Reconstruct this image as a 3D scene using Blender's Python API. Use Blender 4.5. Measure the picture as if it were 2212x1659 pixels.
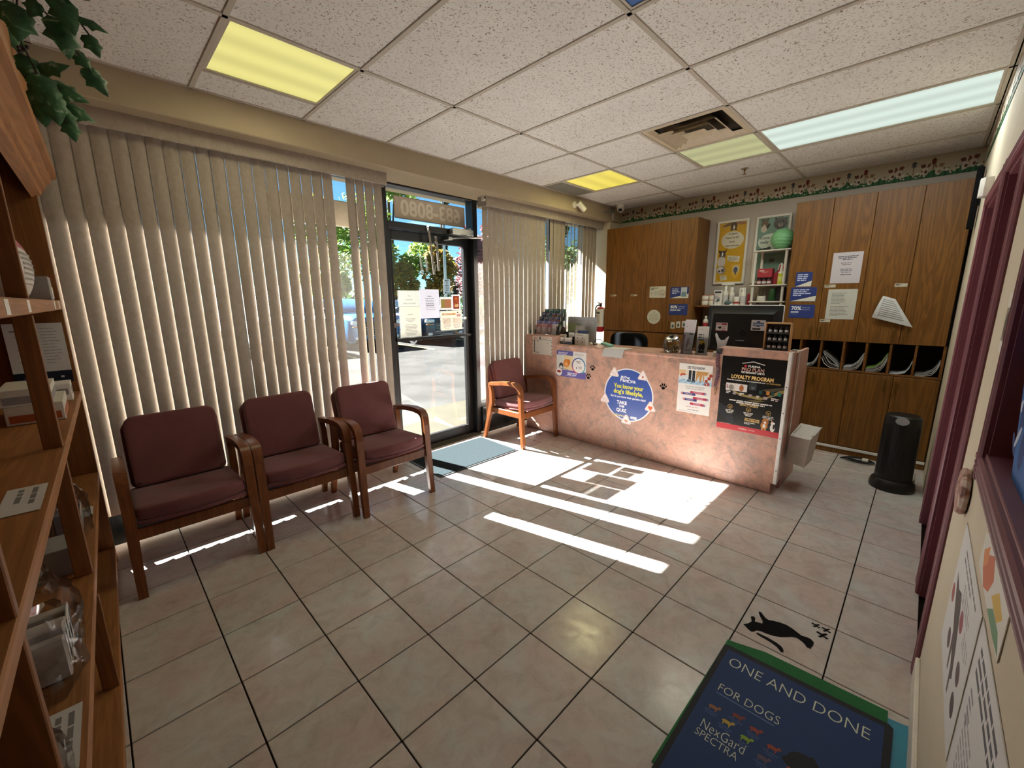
import bpy, bmesh, math, random
from mathutils import Vector, Matrix
R = math.radians
rnd = random.Random(7)
scene = bpy.context.scene
C = scene.collection
for o in list(bpy.data.objects):
    bpy.data.objects.remove(o)

# ---------------------------------------------------------------- camera
# x runs along the window wall towards the cabinets, y towards the window wall, z up; metres
CAM_Z = 1.513
YAW, PITCH, ROLL, FPX = 0.78237, -0.20094, -0.00809, 893.36
cf = Vector((math.cos(PITCH)*math.cos(YAW), math.cos(PITCH)*math.sin(YAW), math.sin(PITCH)))
cr = Vector((math.sin(YAW), -math.cos(YAW), 0)); cu = cr.cross(cf)
cr, cu = cr*math.cos(ROLL)+cu*math.sin(ROLL), cu*math.cos(ROLL)-cr*math.sin(ROLL)
cd = bpy.data.cameras.new('camera'); cam = bpy.data.objects.new('camera', cd); C.objects.link(cam)
M4 = Matrix((cr, cu, -cf)).transposed().to_4x4(); M4.translation = (0, 0, CAM_Z)
cam.matrix_world = M4
cd.sensor_fit = 'HORIZONTAL'; cd.sensor_width = 36; cd.lens = 36*FPX/2212; cd.clip_start = .01; cd.clip_end = 300
scene.camera = cam

# ---------------------------------------------------------------- sky, sun, exposure
SUN_DIR = Vector((-.64, 2.62, 2.07)).normalized()          # towards the sun
world = bpy.data.worlds.new('world'); scene.world = world; world.use_nodes = True
wn = world.node_tree; bg = wn.nodes['Background']
sky = wn.nodes.new('ShaderNodeTexSky'); sky.sky_type = 'NISHITA'; sky.sun_disc = False
sky.sun_elevation = math.asin(SUN_DIR.z); sky.sun_rotation = math.atan2(SUN_DIR.x, SUN_DIR.y)
sky.air_density = 1.0; sky.dust_density = 0; sky.ozone_density = 4
tint = wn.nodes.new('ShaderNodeMix'); tint.data_type = 'RGBA'; tint.blend_type = 'MULTIPLY'; tint.inputs[0].default_value = 1; tint.inputs[7].default_value = (.72, 1.06, 1.0, 1)
wn.links.new(sky.outputs[0], tint.inputs[6]); wn.links.new(tint.outputs[2], bg.inputs[0]); bg.inputs[1].default_value = .04; sky.altitude = 3000
sl = bpy.data.lights.new('sun', 'SUN'); sl.energy = 20; sl.angle = R(.6); sl.color = (1, .995, .98)
so = bpy.data.objects.new('sun', sl); C.objects.link(so)
so.rotation_euler = SUN_DIR.to_track_quat('Z', 'Y').to_euler(); so.location = (0, 30, 30)
vs = scene.view_settings; vs.view_transform = 'Standard'; vs.look = 'None'; vs.gamma = 1; vs.use_curve_mapping = False
vs.exposure = 2.2
cy = scene.cycles
cy.max_bounces = 14; cy.diffuse_bounces = 10; cy.glossy_bounces = 4; cy.transmission_bounces = 8; cy.transparent_max_bounces = 24
cy.caustics_reflective = False; cy.caustics_refractive = False; cy.sample_clamp_indirect = 6
cy.use_denoising = True; cy.denoiser = 'OPENIMAGEDENOISE'

# ---------------------------------------------------------------- colour and materials
def lin(h):
    if isinstance(h, str):
        h = h.lstrip('#'); h = tuple(int(h[i:i+2], 16)/255 for i in (0, 2, 4))
    return tuple((c/12.92 if c <= .04045 else ((c+.055)/1.055)**2.4) for c in h)
def rgba(h): return (*lin(h), 1)
MATS = {}
class Nt:
    def __init__(s, name):
        s.m = bpy.data.materials.new(name); s.m.use_nodes = True; s.t = s.m.node_tree
        s.b = s.t.nodes['Principled BSDF']; s.out = s.t.nodes['Material Output']; MATS[name] = s.m
    def n(s, kind, **k):
        x = s.t.nodes.new('ShaderNode'+kind)
        for a, v in k.items():
            if a.startswith('i_'):
                a = a[2:]; x.inputs[int(a) if a.isdigit() else a.replace('_', ' ')].default_value = v
            else: setattr(x, a, v)
        return x
    def l(s, a, b): s.t.links.new(a, b)
    def coords(s, scale=(1, 1, 1), kind='Object', per_object=True):
        tc = s.n('TexCoord'); mp = s.n('Mapping'); mp.inputs['Scale'].default_value = scale
        s.l(tc.outputs[kind], mp.inputs[0])
        if per_object:
            oi = s.n('ObjectInfo'); mu = s.n('Math', operation='MULTIPLY', i_1=37.0); s.l(oi.outputs['Random'], mu.inputs[0])
            ad = s.n('VectorMath', operation='ADD'); s.l(mp.outputs[0], ad.inputs[0]); s.l(mu.outputs[0], ad.inputs[1]); return ad.outputs[0]
        return mp.outputs[0]
    def ramp(s, src, stops, interp='LINEAR'):
        r = s.n('ValToRGB'); r.color_ramp.interpolation = interp; e = r.color_ramp.elements
        while len(e) < len(stops): e.new(.5)
        for q, (p, c) in zip(e, stops): q.position = p; q.color = rgba(c) if isinstance(c, str) else (*c, 1) if not isinstance(c, (int, float)) else (c, c, c, 1)
        s.l(src, r.inputs[0]); return r.outputs[0]
    def noise(s, vec, scale, detail=4, rough=.55, dist=0):
        x = s.n('TexNoise', i_Scale=scale, i_Detail=detail, i_Roughness=rough, i_Distortion=dist); s.l(vec, x.inputs['Vector']); return x.outputs['Fac']
    def mix(s, f, a, b, mode='MIX'):
        x = s.n('Mix', data_type='RGBA', blend_type=mode)
        for v, i in ((f, 0), (a, 6), (b, 7)):
            if isinstance(v, (int, float)): x.inputs[i].default_value = v
            elif isinstance(v, str): x.inputs[i].default_value = rgba(v)
            else: s.l(v, x.inputs[i])
        return x.outputs[2]
    def bump(s, h, strength=.3, dist=.002):
        b = s.n('Bump', i_Strength=strength, i_Distance=dist); s.l(h, b.inputs['Height']); s.l(b.outputs[0], s.b.inputs['Normal'])
    def col(s, c):
        if isinstance(c, str): s.b.inputs['Base Color'].default_value = rgba(c)
        else: s.l(c, s.b.inputs['Base Color'])
    def set(s, rough=.5, metal=0, spec=.5, **k):
        s.b.inputs['Roughness'].default_value = rough; s.b.inputs['Metallic'].default_value = metal; s.b.inputs['Specular IOR Level'].default_value = spec
        for a, v in k.items(): s.b.inputs[a.replace('_', ' ')].default_value = v
        return s
def plain(name, c, rough=.5, metal=0, spec=.5, vary=.06, scale=40, bump=0, **k):
    if name in MATS: return MATS[name]
    m = Nt(name); m.set(rough, metal, spec, **k); v = m.coords()
    f = m.noise(v, scale, 3); d = lin(c)
    lo = tuple(max(0, x*(1-vary)) for x in d); hi = tuple(min(1, x*(1+vary)) for x in d)
    m.col(m.ramp(f, [(.3, lo), (.7, hi)]))
    if bump: m.bump(f, bump)
    return m.m
def wood(name, c1, c2, c3, axis='z', rough=.42, scale=1.0, spec=.4, contrast=.55, freq=60, big_scale=1.3, big_detail=3):
    m = Nt(name); m.set(rough, 0, spec)
    st = {'z': (9, 9, .55), 'y': (9, .55, 9), 'x': (.55, 9, 9)}[axis]
    v = m.coords(tuple(a*scale for a in st))
    big = m.noise(v, big_scale, big_detail, .5, .6)
    sine = m.n('Math', operation='MULTIPLY', i_1=float(freq)); m.l(big, sine.inputs[0])
    sn = m.n('Math', operation='SINE'); m.l(sine.outputs[0], sn.inputs[0])
    mr = m.n('MapRange', i_1=-1.0, i_2=1.0); m.l(sn.outputs[0], mr.inputs[0])
    fine = m.noise(v, 14, 5, .7)
    a = m.ramp(fine, [(.3, c1), (.7, c2)])
    f2 = m.n('Math', operation='MULTIPLY', i_1=contrast); m.l(mr.outputs[0], f2.inputs[0])
    m.col(m.mix(f2.outputs[0], a, c3)); m.bump(fine, .12, .001); return m.m
def glass(name, tint=(1, 1, 1), gloss=.05, rough=0.0):
    m = Nt(name); t = m.n('BsdfTransparent'); t.inputs[0].default_value = (*tint, 1)
    g = m.n('BsdfGlossy', i_Roughness=rough); fr = m.n('Fresnel', i_IOR=1.45)
    sc = m.n('Math', operation='MULTIPLY', i_1=.75); m.l(fr.outputs[0], sc.inputs[0])
    mx = m.n('MixShader'); m.l(sc.outputs[0], mx.inputs[0]); m.l(t.outputs[0], mx.inputs[1]); m.l(g.outputs[0], mx.inputs[2])
    m.l(mx.outputs[0], m.out.inputs[0]); m.t.nodes.remove(m.b); return m.m
def emis(name, c, strength, spread=None):
    """lamp diffuser: glowing prismatic acrylic with soft bright bands where the tubes lie (spread = axis of the tubes)"""
    m = Nt(name); m.set(.5); d = lin(c)
    v = m.coords((1, 1, 1), 'Object', False)
    if spread:
        sx = m.n('SeparateXYZ'); m.l(v, sx.inputs[0]); src = sx.outputs['X' if spread == 'y' else 'Y']
        mu = m.n('Math', operation='MULTIPLY', i_1=2*math.pi/.2); m.l(src, mu.inputs[0])
        sn = m.n('Math', operation='COSINE'); m.l(mu.outputs[0], sn.inputs[0])
        mr = m.n('MapRange', i_1=-1.0, i_2=1.0, i_3=.86, i_4=1.06); m.l(sn.outputs[0], mr.inputs[0])
        st = m.n('Math', operation='MULTIPLY', i_1=strength); m.l(mr.outputs[0], st.inputs[0]); m.l(st.outputs[0], m.b.inputs['Emission Strength'])
    else: m.b.inputs['Emission Strength'].default_value = strength
    m.b.inputs['Emission Color'].default_value = (*d, 1); m.col('#302f2b'); return m.m

# floor tile: mottled beige pink ceramic
m = Nt('floor_ceramic'); m.set(.18, 0, .5); v = m.coords((1, 1, 1))
f1 = m.noise(v, 4.5, 6, .6, .5); f2 = m.noise(v, 11, 6, .65, .8); f3 = m.noise(v, 130, 3, .6)
a = m.ramp(f1, [(.33, '#c5b3ab'), (.5, '#c6beb7'), (.68, '#c3c7c3')])
b = m.mix(m.ramp(f2, [(.42, 0.0), (.72, .55)]), a, '#9c8d84')
m.col(m.mix(m.ramp(f3, [(.35, 0.0), (.8, .25)]), b, '#d2ccc4'))
m.l(m.ramp(f2, [(.3, .12), (.7, .26)]), m.b.inputs['Roughness'])
m.bump(m.noise(v, 38, 4, .6, .4), .10, .0012)
plain('grout', '#1a120d', .95, spec=.1)
# ceiling tile: off-white mineral fibre with worm fissures
m = Nt('ceiling_fibre'); m.set(.95, 0, .1); v = m.coords((1, 1, 1))
n1 = m.n('TexNoise', i_Scale=46.0, i_Detail=1.5, i_Distortion=1.2); m.l(v, n1.inputs['Vector'])
sb = m.n('Math', operation='SUBTRACT', i_1=.5); m.l(n1.outputs['Fac'], sb.inputs[0])
ab = m.n('Math', operation='ABSOLUTE'); m.l(sb.outputs[0], ab.inputs[0])
line = m.ramp(ab.outputs[0], [(.012, 1.0), (.032, 0.0)])
brk = m.ramp(m.noise(v, 75, 1, .5), [(.5, 0.0), (.56, 1.0)])
ml = m.n('Math', operation='MULTIPLY'); m.l(line, ml.inputs[0]); m.l(brk, ml.inputs[1])
base = m.ramp(m.noise(v, 3, 3), [(.3, '#e2e2de'), (.7, '#eaeae5')])
m.col(m.mix(ml.outputs[0], base, '#8f7d70')); m.bump(ml.outputs[0], .5, -.002)
plain('tee_metal', '#bdb6a8', .6); plain('tile_grey', '#7c7a70', .9, vary=.12)
# counter laminate: mottled pink and grey stone print
m = Nt('laminate'); m.set(.36, 0, .4); v = m.coords((1, 1, 1), 'Object', False)
f1 = m.noise(v, 5, 7, .72, .9); f2 = m.noise(v, 17, 6, .7, 1.1); f3 = m.noise(v, 9, 5, .65, .4)
a = m.ramp(f1, [(.3, '#8a7a74'), (.46, '#b88f7e'), (.6, '#c79a86'), (.75, '#a89186')])
b = m.mix(m.ramp(f2, [(.5, 0.0), (.68, .75)]), a, '#85786f')
m.col(m.mix(m.ramp(f3, [(.58, 0.0), (.72, .55)]), b, '#cfae9c'))
# blinds: cream fabric-backed vinyl, slightly translucent, swirl embossing
m = Nt('blind_vinyl'); m.set(.7, 0, .2); v = m.coords((1, 1, .6))
f = m.noise(v, 26, 4, .6, 1.5)
cA = m.ramp(f, [(.3, '#9c9183'), (.7, '#a99e93')]); m.col(cA); m.bump(f, .35, .001)
tr = m.n('BsdfTranslucent'); m.l(cA, tr.inputs[0]); mx = m.n('MixShader'); mx.inputs[0].default_value = .003
m.l(m.b.outputs[0], mx.inputs[1]); m.l(tr.outputs[0], mx.inputs[2]); m.l(mx.outputs[0], m.out.inputs[0])
# printed matter: colour comes from the mesh
def printm(name, rough, spec=.4):
    m = Nt(name); m.set(rough, 0, spec); at = m.n('VertexColor', layer_name='Col'); m.l(at.outputs[0], m.b.inputs['Base Color'])
printm('print', .6, .25); printm('print_gloss', .25, .5)
m = Nt('print_thin'); m.set(.7, 0, .2); at_ = m.n('VertexColor', layer_name='Col'); m.l(at_.outputs[0], m.b.inputs['Base Color'])      # thin paper: lets some daylight through
tr = m.n('BsdfTranslucent'); m.l(at_.outputs[0], tr.inputs[0]); mx = m.n('MixShader'); mx.inputs[0].default_value = .022
m.l(m.b.outputs[0], mx.inputs[1]); m.l(tr.outputs[0], mx.inputs[2]); m.l(mx.outputs[0], m.out.inputs[0])
oak_z = wood('oak_vertical', '#764d1d', '#875b25', '#4c2d0e', 'z', contrast=.5, freq=64, big_scale=1.0, big_detail=4)
oak_y = wood('oak_horizontal', '#70451a', '#825321', '#4a2c0c', 'y')
shelf_wood = wood('pine_stained', '#966336', '#a87343', '#7d5027', 'y', .5)
shelf_wood_z = wood('pine_stained_upright', '#7a4b24', '#8a592d', '#653c1a', 'z', .5)
chair_wood = wood('chair_oak', '#744020', '#875028', '#5a3016', 'z', .35)
frame_oak = wood('light_oak', '#b98f5f', '#c89e6c', '#a07a4e', 'z', .45)
# upholstery
m = Nt('upholstery'); m.set(.95, 0, .15); v = m.coords((1, 1, 1)); f = m.noise(v, 420, 2, .6); g = m.noise(v, 6, 3)
c0 = m.ramp(g, [(.3, '#74474a'), (.7, '#7f5152')]); m.col(m.mix(m.ramp(f, [(.3, 0.0), (.7, .35)]), c0, '#5a3735')); m.bump(f, .25, .001)
m.b.inputs['Sheen Weight'].default_value = .25
plain('wall_cream', '#cdc2ab', .75, vary=.03, scale=6); plain('wall_tan', '#a8997f', .75, vary=.03, scale=6)
plain('white_paint', '#ded7c8', .5); plain('purple_paint', '#7c4953', .45, vary=.05, scale=8, spec=.35)
plain('black_metal', '#1b1a1a', .38, .2); plain('black_panel', '#101314', .2); plain('black_plastic', '#141414', .4); plain('dark_plastic', '#26292b', .5)
plain('steel', '#a9a9a6', .3, .9); plain('aluminium', '#c8c8c4', .35, .8); plain('brass', '#8a6a35', .35, .9); plain('chrome', '#d8d8d8', .12, 1)
plain('white_plastic', '#dcd8cc', .4); plain('white_gloss', '#e8e6e0', .25); plain('ivory_enamel', '#c9bb9f', .5)
plain('paper', '#e4e2dc', .8, vary=.02); plain('paper_grey', '#c9c8c6', .8, vary=.02); plain('card_navy', '#26386b', .5)
plain('fabric_black', '#17191b', .95, spec=.05, bump=.3, scale=200); plain('vinyl_black', '#0c0c0d', .7, spec=.08); plain('rubber_black', '#16181a', .8); plain('mat_charcoal', '#2b3234', 1, spec=0, vary=.25, scale=90, bump=.6)
plain('green_rib', '#1f6b35', .8); plain('teal_vinyl', '#1b84a0', .5); plain('red_paint', '#a3202a', .35); plain('navy_metal', '#1f2a40', .25, .3, Coat_Weight=.6)
plain('blue_metal', '#2d6ea0', .25, .3, Coat_Weight=.6); plain('truck_white', '#dde5e6', .35); plain('tyre', '#1c1c1d', .85)
plain('asphalt', '#3c3c3a', 1, spec=0, vary=.2, scale=1.2); plain('concrete', '#45433a', 1, spec=0, vary=.08, scale=3); plain('bark', '#4a3a2c', .95, vary=.3)
plain('cardboard_white', '#cfcbc0', .8); plain('light_green', '#7fbf86', .55); plain('lamp_white', '#d8d4c8', .4); plain('cabinet_dark', '#2a170a', .8)
plain('stainless_panel', '#b9bcbd', .45, .3); plain('teal_pad', '#7fb4a8', .6); plain('acrylic_white', '#d9dbdd', .3, Alpha=.8)
glass('window_glass'); glass('clear_acrylic', (.93, .95, .96)); glass('jar_glass', (.86, .86, .82)); glass('clear_bag', (.93, .92, .92), .1, .12)
leafm = {}
def foliage(name, cols):
    m = Nt(name); m.set(.6, 0, .3); oi = m.n('NewGeometry'); r = m.ramp(oi.outputs['Random Per Island'], [(i/(max(1, len(cols)-1)), c) for i, c in enumerate(cols)]); m.col(r)
    tr = m.n('BsdfTranslucent'); m.l(r, tr.inputs[0]); mx = m.n('MixShader'); mx.inputs[0].default_value = .5
    m.l(m.b.outputs[0], mx.inputs[1]); m.l(tr.outputs[0], mx.inputs[2]); m.l(mx.outputs[0], m.out.inputs[0]); return m.m
foliage('leaf_maple', ['#4f7a35', '#7a9c45', '#a3ab52', '#638540']); foliage('leaf_orange', ['#c98a44', '#7a9648', '#d8ac54', '#6a8a45', '#b8703c'])
foliage('leaf_spruce', ['#3d5a48', '#4a6852', '#587659']); foliage('leaf_red', ['#95656a', '#a67474', '#84595f', '#b5847c']); foliage('leaf_hedge', ['#34502f', '#48663a', '#5d7744'])
m = Nt('ivy_leaf'); m.set(.45, 0, .35); v = m.coords((1, 1, 1), 'Object', False); f = m.noise(v, 22, 3, .6, .8)
m.col(m.ramp(f, [(.35, '#1f4427'), (.6, '#35633a'), (.68, '#8ea487')]))
LV_ = 2**-vs.exposure
emis('diffuser_yellow', '#e6dc86', LV_, 'x'); emis('diffuser_gold', '#ecd85a', LV_, 'x'); emis('diffuser_white', '#d6e6dc', LV_, 'y'); emis('diffuser_dim', '#b4b486', LV_, 'y'); emis('diffuser_blue', '#1f4676', LV_*.8)

# ---------------------------------------------------------------- mesh building
class B:
    """collects shapes (in the coordinates of the parent thing) and links them as one mesh object"""
    def __init__(s): s.bm = bmesh.new(); s.cols = None
    def _bev(s, geom_faces, bev, seg=1):
        if bev:
            es = list({e for f in geom_faces for e in f.edges})
            bmesh.ops.bevel(s.bm, geom=es, offset=bev, segments=seg, profile=.6, affect='EDGES')
    def box(s, x0, x1, y0, y1, z0, z1, bev=0, seg=1, M=None):
        p = [Vector((x, y, z)) for x in (x0, x1) for y in (y0, y1) for z in (z0, z1)]
        if M: p = [M @ q for q in p]
        v = [s.bm.verts.new(q) for q in p]
        fs = [s.bm.faces.new([v[i] for i in f]) for f in ((0, 1, 3, 2), (4, 6, 7, 5), (0, 4, 5, 1), (2, 3, 7, 6), (0, 2, 6, 4), (1, 5, 7, 3))]
        s._bev(fs, bev, seg); return s
    def prism(s, pts, O, U, V, N, bev=0, seg=1):
        """closed outline pts in the plane O,U,V pushed along N (vector, its length = thickness)"""
        O, U, V, N = map(Vector, (O, U, V, N))
        a = [s.bm.verts.new(O+U*p[0]+V*p[1]) for p in pts]; b = [s.bm.verts.new(O+U*p[0]+V*p[1]+N) for p in pts]
        n = len(pts); fs = [s.bm.faces.new(list(reversed(a))), s.bm.faces.new(b)]
        for i in range(n): fs.append(s.bm.faces.new((a[i], a[(i+1) % n], b[(i+1) % n], b[i])))
        bmesh.ops.recalc_face_normals(s.bm, faces=fs)
        s._bev(fs[:2] if bev < 0 else fs, abs(bev), seg); return s
    def cyl(s, p0, p1, r0, r1=None, n=16, caps=True):
        r1 = r0 if r1 is None else r1; p0, p1 = Vector(p0), Vector(p1); d = (p1-p0).normalized()
        a = d.orthogonal().normalized(); b = d.cross(a)
        A = [s.bm.verts.new(p0+(a*math.cos(2*math.pi*i/n)+b*math.sin(2*math.pi*i/n))*r0) for i in range(n)]
        Bv = [s.bm.verts.new(p1+(a*math.cos(2*math.pi*i/n)+b*math.sin(2*math.pi*i/n))*r1) for i in range(n)]
        for i in range(n): s.bm.faces.new((A[i], A[(i+1) % n], Bv[(i+1) % n], Bv[i]))
        if caps: s.bm.faces.new(list(reversed(A))); s.bm.faces.new(Bv)
        return s
    def lathe(s, prof, c=(0, 0, 0), n=24, sx=1, sy=1, M=None):
        c = Vector(c); rings = []
        for r, z in prof:
            ring = []
            for i in range(n):
                q = Vector((r*sx*math.cos(2*math.pi*i/n), r*sy*math.sin(2*math.pi*i/n), z))
                ring.append(s.bm.verts.new(c+(M @ q if M else q)))
            rings.append(ring)
        for k in range(len(rings)-1):
            for i in range(n): s.bm.faces.new((rings[k][i], rings[k][(i+1) % n], rings[k+1][(i+1) % n], rings[k+1][i]))
        s.bm.faces.new(list(reversed(rings[0]))); s.bm.faces.new(rings[-1]); return s
    def tube(s, pts, r, n=8, flat=None):
        """round (or, with flat=(a,b), rectangular) bar swept along pts; r may be a list"""
        pts = [Vector(p) for p in pts]; rings = []
        up = None
        for i, p in enumerate(pts):
            d = ((pts[min(i+1, len(pts)-1)]-p).normalized()+(p-pts[max(i-1, 0)]).normalized()).normalized()
            if up is None: up = d.orthogonal().normalized() if flat is None else Vector(flat[2])
            a = (up-d*up.dot(d)).normalized(); b = d.cross(a); up = a
            rr = r[i] if isinstance(r, (list, tuple)) else r
            if flat: offs = [(a*x*flat[0]+b*y*flat[1])*rr for x, y in ((-.5, -.5), (.5, -.5), (.5, .5), (-.5, .5))]
            else: offs = [(a*math.cos(2*math.pi*k/n)+b*math.sin(2*math.pi*k/n))*rr for k in range(n)]
            rings.append([s.bm.verts.new(p+o) for o in offs])
        n = len(rings[0]); fs = []
        for k in range(len(rings)-1):
            for i in range(n): fs.append(s.bm.faces.new((rings[k][i], rings[k][(i+1) % n], rings[k+1][(i+1) % n], rings[k+1][i])))
        fs += [s.bm.faces.new(list(reversed(rings[0]))), s.bm.faces.new(rings[-1])]
        bmesh.ops.recalc_face_normals(s.bm, faces=fs); return s
    def ball(s, c, rx, ry=None, rz=None, u=20, v=12):
        M = Matrix.Translation(c) @ Matrix.Diagonal((rx, ry or rx, rz or rx, 1))
        bmesh.ops.create_uvsphere(s.bm, u_segments=u, v_segments=v, radius=1, matrix=M); return s
    def quad(s, *p): s.bm.faces.new([s.bm.verts.new(Vector(q)) for q in p]); return s
    def grid(s, f, nu, nv):
        g = [[s.bm.verts.new(Vector(f(i/nu, j/nv))) for j in range(nv+1)] for i in range(nu+1)]
        for i in range(nu):
            for j in range(nv): s.bm.faces.new((g[i][j], g[i+1][j], g[i+1][j+1], g[i][j+1]))
        return s
    def mesh(s, name, mat, sharp=.6):
        bm = s.bm; bm.normal_update()
        for f in bm.faces: f.smooth = True
        for e in bm.edges:
            if len(e.link_faces) != 2 or e.calc_face_angle(3) > sharp: e.smooth = False
        me = bpy.data.meshes.new(name); bm.to_mesh(me); bm.free()
        for q in (mat if isinstance(mat, (list, tuple)) else [mat]): me.materials.append(MATS[q] if isinstance(q, str) else q)
        return me
    def put(s, name, mat, parent=None, world=False, sharp=.6):
        """world=True: shapes were given in world coordinates and the thing is not turned"""
        if world and parent is not None:
            off = Vector(parent.location); p = parent.parent
            while p is not None: off += p.location; p = p.parent
            bmesh.ops.translate(s.bm, verts=s.bm.verts, vec=-off)
        o = bpy.data.objects.new(name, s.mesh(name, mat, sharp)); C.objects.link(o)
        if parent is not None: o.parent = parent
        return o
def tag(o, label, cat, group=None, kind=None):
    o['label'] = label; o['category'] = cat
    if group: o['group'] = group
    if kind: o['kind'] = kind
    return o
def T(name, label, cat, loc=(0, 0, 0), rz=0, group=None, rx=0, ry=0):
    o = bpy.data.objects.new(name, None); C.objects.link(o); o.location = loc; o.rotation_euler = (rx, ry, rz); o.empty_display_size = .05
    return tag(o, label, cat, group)
def struct(name, b, mat, **k):
    o = b.put(name, mat, **k); o['kind'] = 'structure'; return o
def sempty(name, loc=(0, 0, 0)):
    o = bpy.data.objects.new(name, None); C.objects.link(o); o.location = loc; o['kind'] = 'structure'; return o
def dup(root, loc, label, rz=None, group=None):
    r = root.copy(); C.objects.link(r); r.location = loc; r['label'] = label
    if rz is not None: r.rotation_euler = (root.rotation_euler[0], root.rotation_euler[1], rz)
    if group: r['group'] = group
    for ch in list(root.children):
        c = ch.copy(); C.objects.link(c); c.parent = r
        for g in list(ch.children):
            d = g.copy(); C.objects.link(d); d.parent = c
    return r

# flat print: coloured shapes laid on a surface
TEXTS = {}
def textmesh(body, off=0):
    key = (body, off)
    if key not in TEXTS:
        cu_ = bpy.data.curves.new('t', 'FONT'); cu_.body = body; cu_.size = 1; cu_.resolution_u = 3; cu_.fill_mode = 'BOTH'; cu_.offset = off
        ob = bpy.data.objects.new('t', cu_); C.objects.link(ob)
        me = bpy.data.meshes.new_from_object(ob); vs_ = [tuple(v.co[:2]) for v in me.vertices]; fs = [tuple(p.vertices) for p in me.polygons]
        bpy.data.objects.remove(ob); bpy.data.meshes.remove(me); bpy.data.curves.remove(cu_)
        TEXTS[key] = (vs_, fs)
    return TEXTS[key]
class P:
    """print on the plane O + u*U + v*V, facing N"""
    def __init__(s, O, U, V, step=.0004):
        s.O, s.U, s.V = Vector(O), Vector(U), Vector(V); s.N = s.U.cross(s.V); s.v = []; s.f = []; s.c = []; s.k = 1; s.step = step; s.hold = False
    def _add(s, pts, faces, col):
        n = len(s.v); s.k += 0 if s.hold else .02; h = s.N*(s.k*s.step)
        if s.step < .00035 and False: pass
        s.v += [s.O+s.U*p[0]+s.V*p[1]+h for p in pts]; s.f += [tuple(i+n for i in f) for f in faces]; s.c += [rgba(col)]*len(faces); return s
    def up(s): return s
    def poly(s, pts, col): return s._add(pts, [tuple(range(len(pts)))], col)
    def rect(s, u0, v0, u1, v1, col, r=0):
        if r:
            q = []
            for (cx, cy_, a0) in ((u1-r, v1-r, 0), (u0+r, v1-r, 90), (u0+r, v0+r, 180), (u1-r, v0+r, 270)):
                q += [(cx+r*math.cos(R(a0+i*22.5)), cy_+r*math.sin(R(a0+i*22.5))) for i in range(5)]
            return s.poly(q, col)
        return s.poly([(u0, v0), (u1, v0), (u1, v1), (u0, v1)], col)
    def oval(s, u, v, ru, rv, col, n=24, rot=0):
        ca, sa = math.cos(R(rot)), math.sin(R(rot))
        return s.poly([(u+ru*math.cos(t)*ca-rv*math.sin(t)*sa, v+ru*math.cos(t)*sa+rv*math.sin(t)*ca) for t in [2*math.pi*i/n for i in range(n)]], col)
    def ring(s, u, v, r0, r1, col, n=32, a0=0, a1=360):
        p = []; f = []
        for i in range(n+1):
            t = R(a0+(a1-a0)*i/n); p += [(u+r0*math.cos(t), v+r0*math.sin(t)), (u+r1*math.cos(t), v+r1*math.sin(t))]
        for i in range(n): f.append((2*i, 2*i+1, 2*i+3, 2*i+2))
        return s._add(p, f, col)
    def text(s, body, u, v, h, col, w=None, align='C', mirror=False, bold=0):
        """v = baseline, h = cap height; w squeezes to that width"""
        vs_, fs = textmesh(body, round(min(.04, bold/(h/.69)), 4) if bold else 0)
        if not vs_: return s
        x0 = min(p[0] for p in vs_); x1 = max(p[0] for p in vs_); sc = h/.69; sx = sc if not w else w/(x1-x0)
        wd = (x1-x0)*sx; off = {'C': -wd/2, 'L': 0, 'R': -wd}[align]; mm = -1 if mirror else 1
        return s._add([(u+mm*((p[0]-x0)*sx+off), v+p[1]*sc) for p in vs_], fs, col)
    def lines(s, u0, u1, v, n, dv, h, col, seed=0, center=False, fill=.95):
        """rows of dashes for print too small to read"""
        q = random.Random(seed); s.k += .02; s.hold = True
        for i in range(n):
            wd = (u1-u0)*(q.uniform(.7, 1)*fill if i < n-1 else q.uniform(.4, .8)); a = (u0+u1)/2-wd/2 if center else u0; b = a+wd
            while a < b:
                l = min(b-a, q.uniform(1.5, 5)*h*1.3); s.rect(a, v-h, a+l, v, col); a += l+h*.6
            v -= dv
        s.hold = False; return s
    def put(s, name, parent=None, world=True, mat='print'):
        off = Vector((0, 0, 0)); p = parent
        if world:
            while p is not None: off += p.location; p = p.parent
        me = bpy.data.meshes.new(name); me.from_pydata([v-off for v in s.v], [], s.f)
        at = me.color_attributes.new('Col', 'FLOAT_COLOR', 'CORNER'); li = 0
        for i, pl in enumerate(me.polygons):
            for _ in range(pl.loop_total): at.data[li].color = s.c[i]; li += 1
        me.materials.append(MATS[mat]); o = bpy.data.objects.new(name, me); C.objects.link(o)
        if parent is not None: o.parent = parent
        return o
X_, Y_, Z_ = Vector((1, 0, 0)), Vector((0, 1, 0)), Vector((0, 0, 1))

# ================================================================ THE SETTING
XL, XB, YR, YG, ZC = -.5, 5.35, -.165, 3.585, 2.71        # left wall, back wall, right wall, glazing, ceiling
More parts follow.
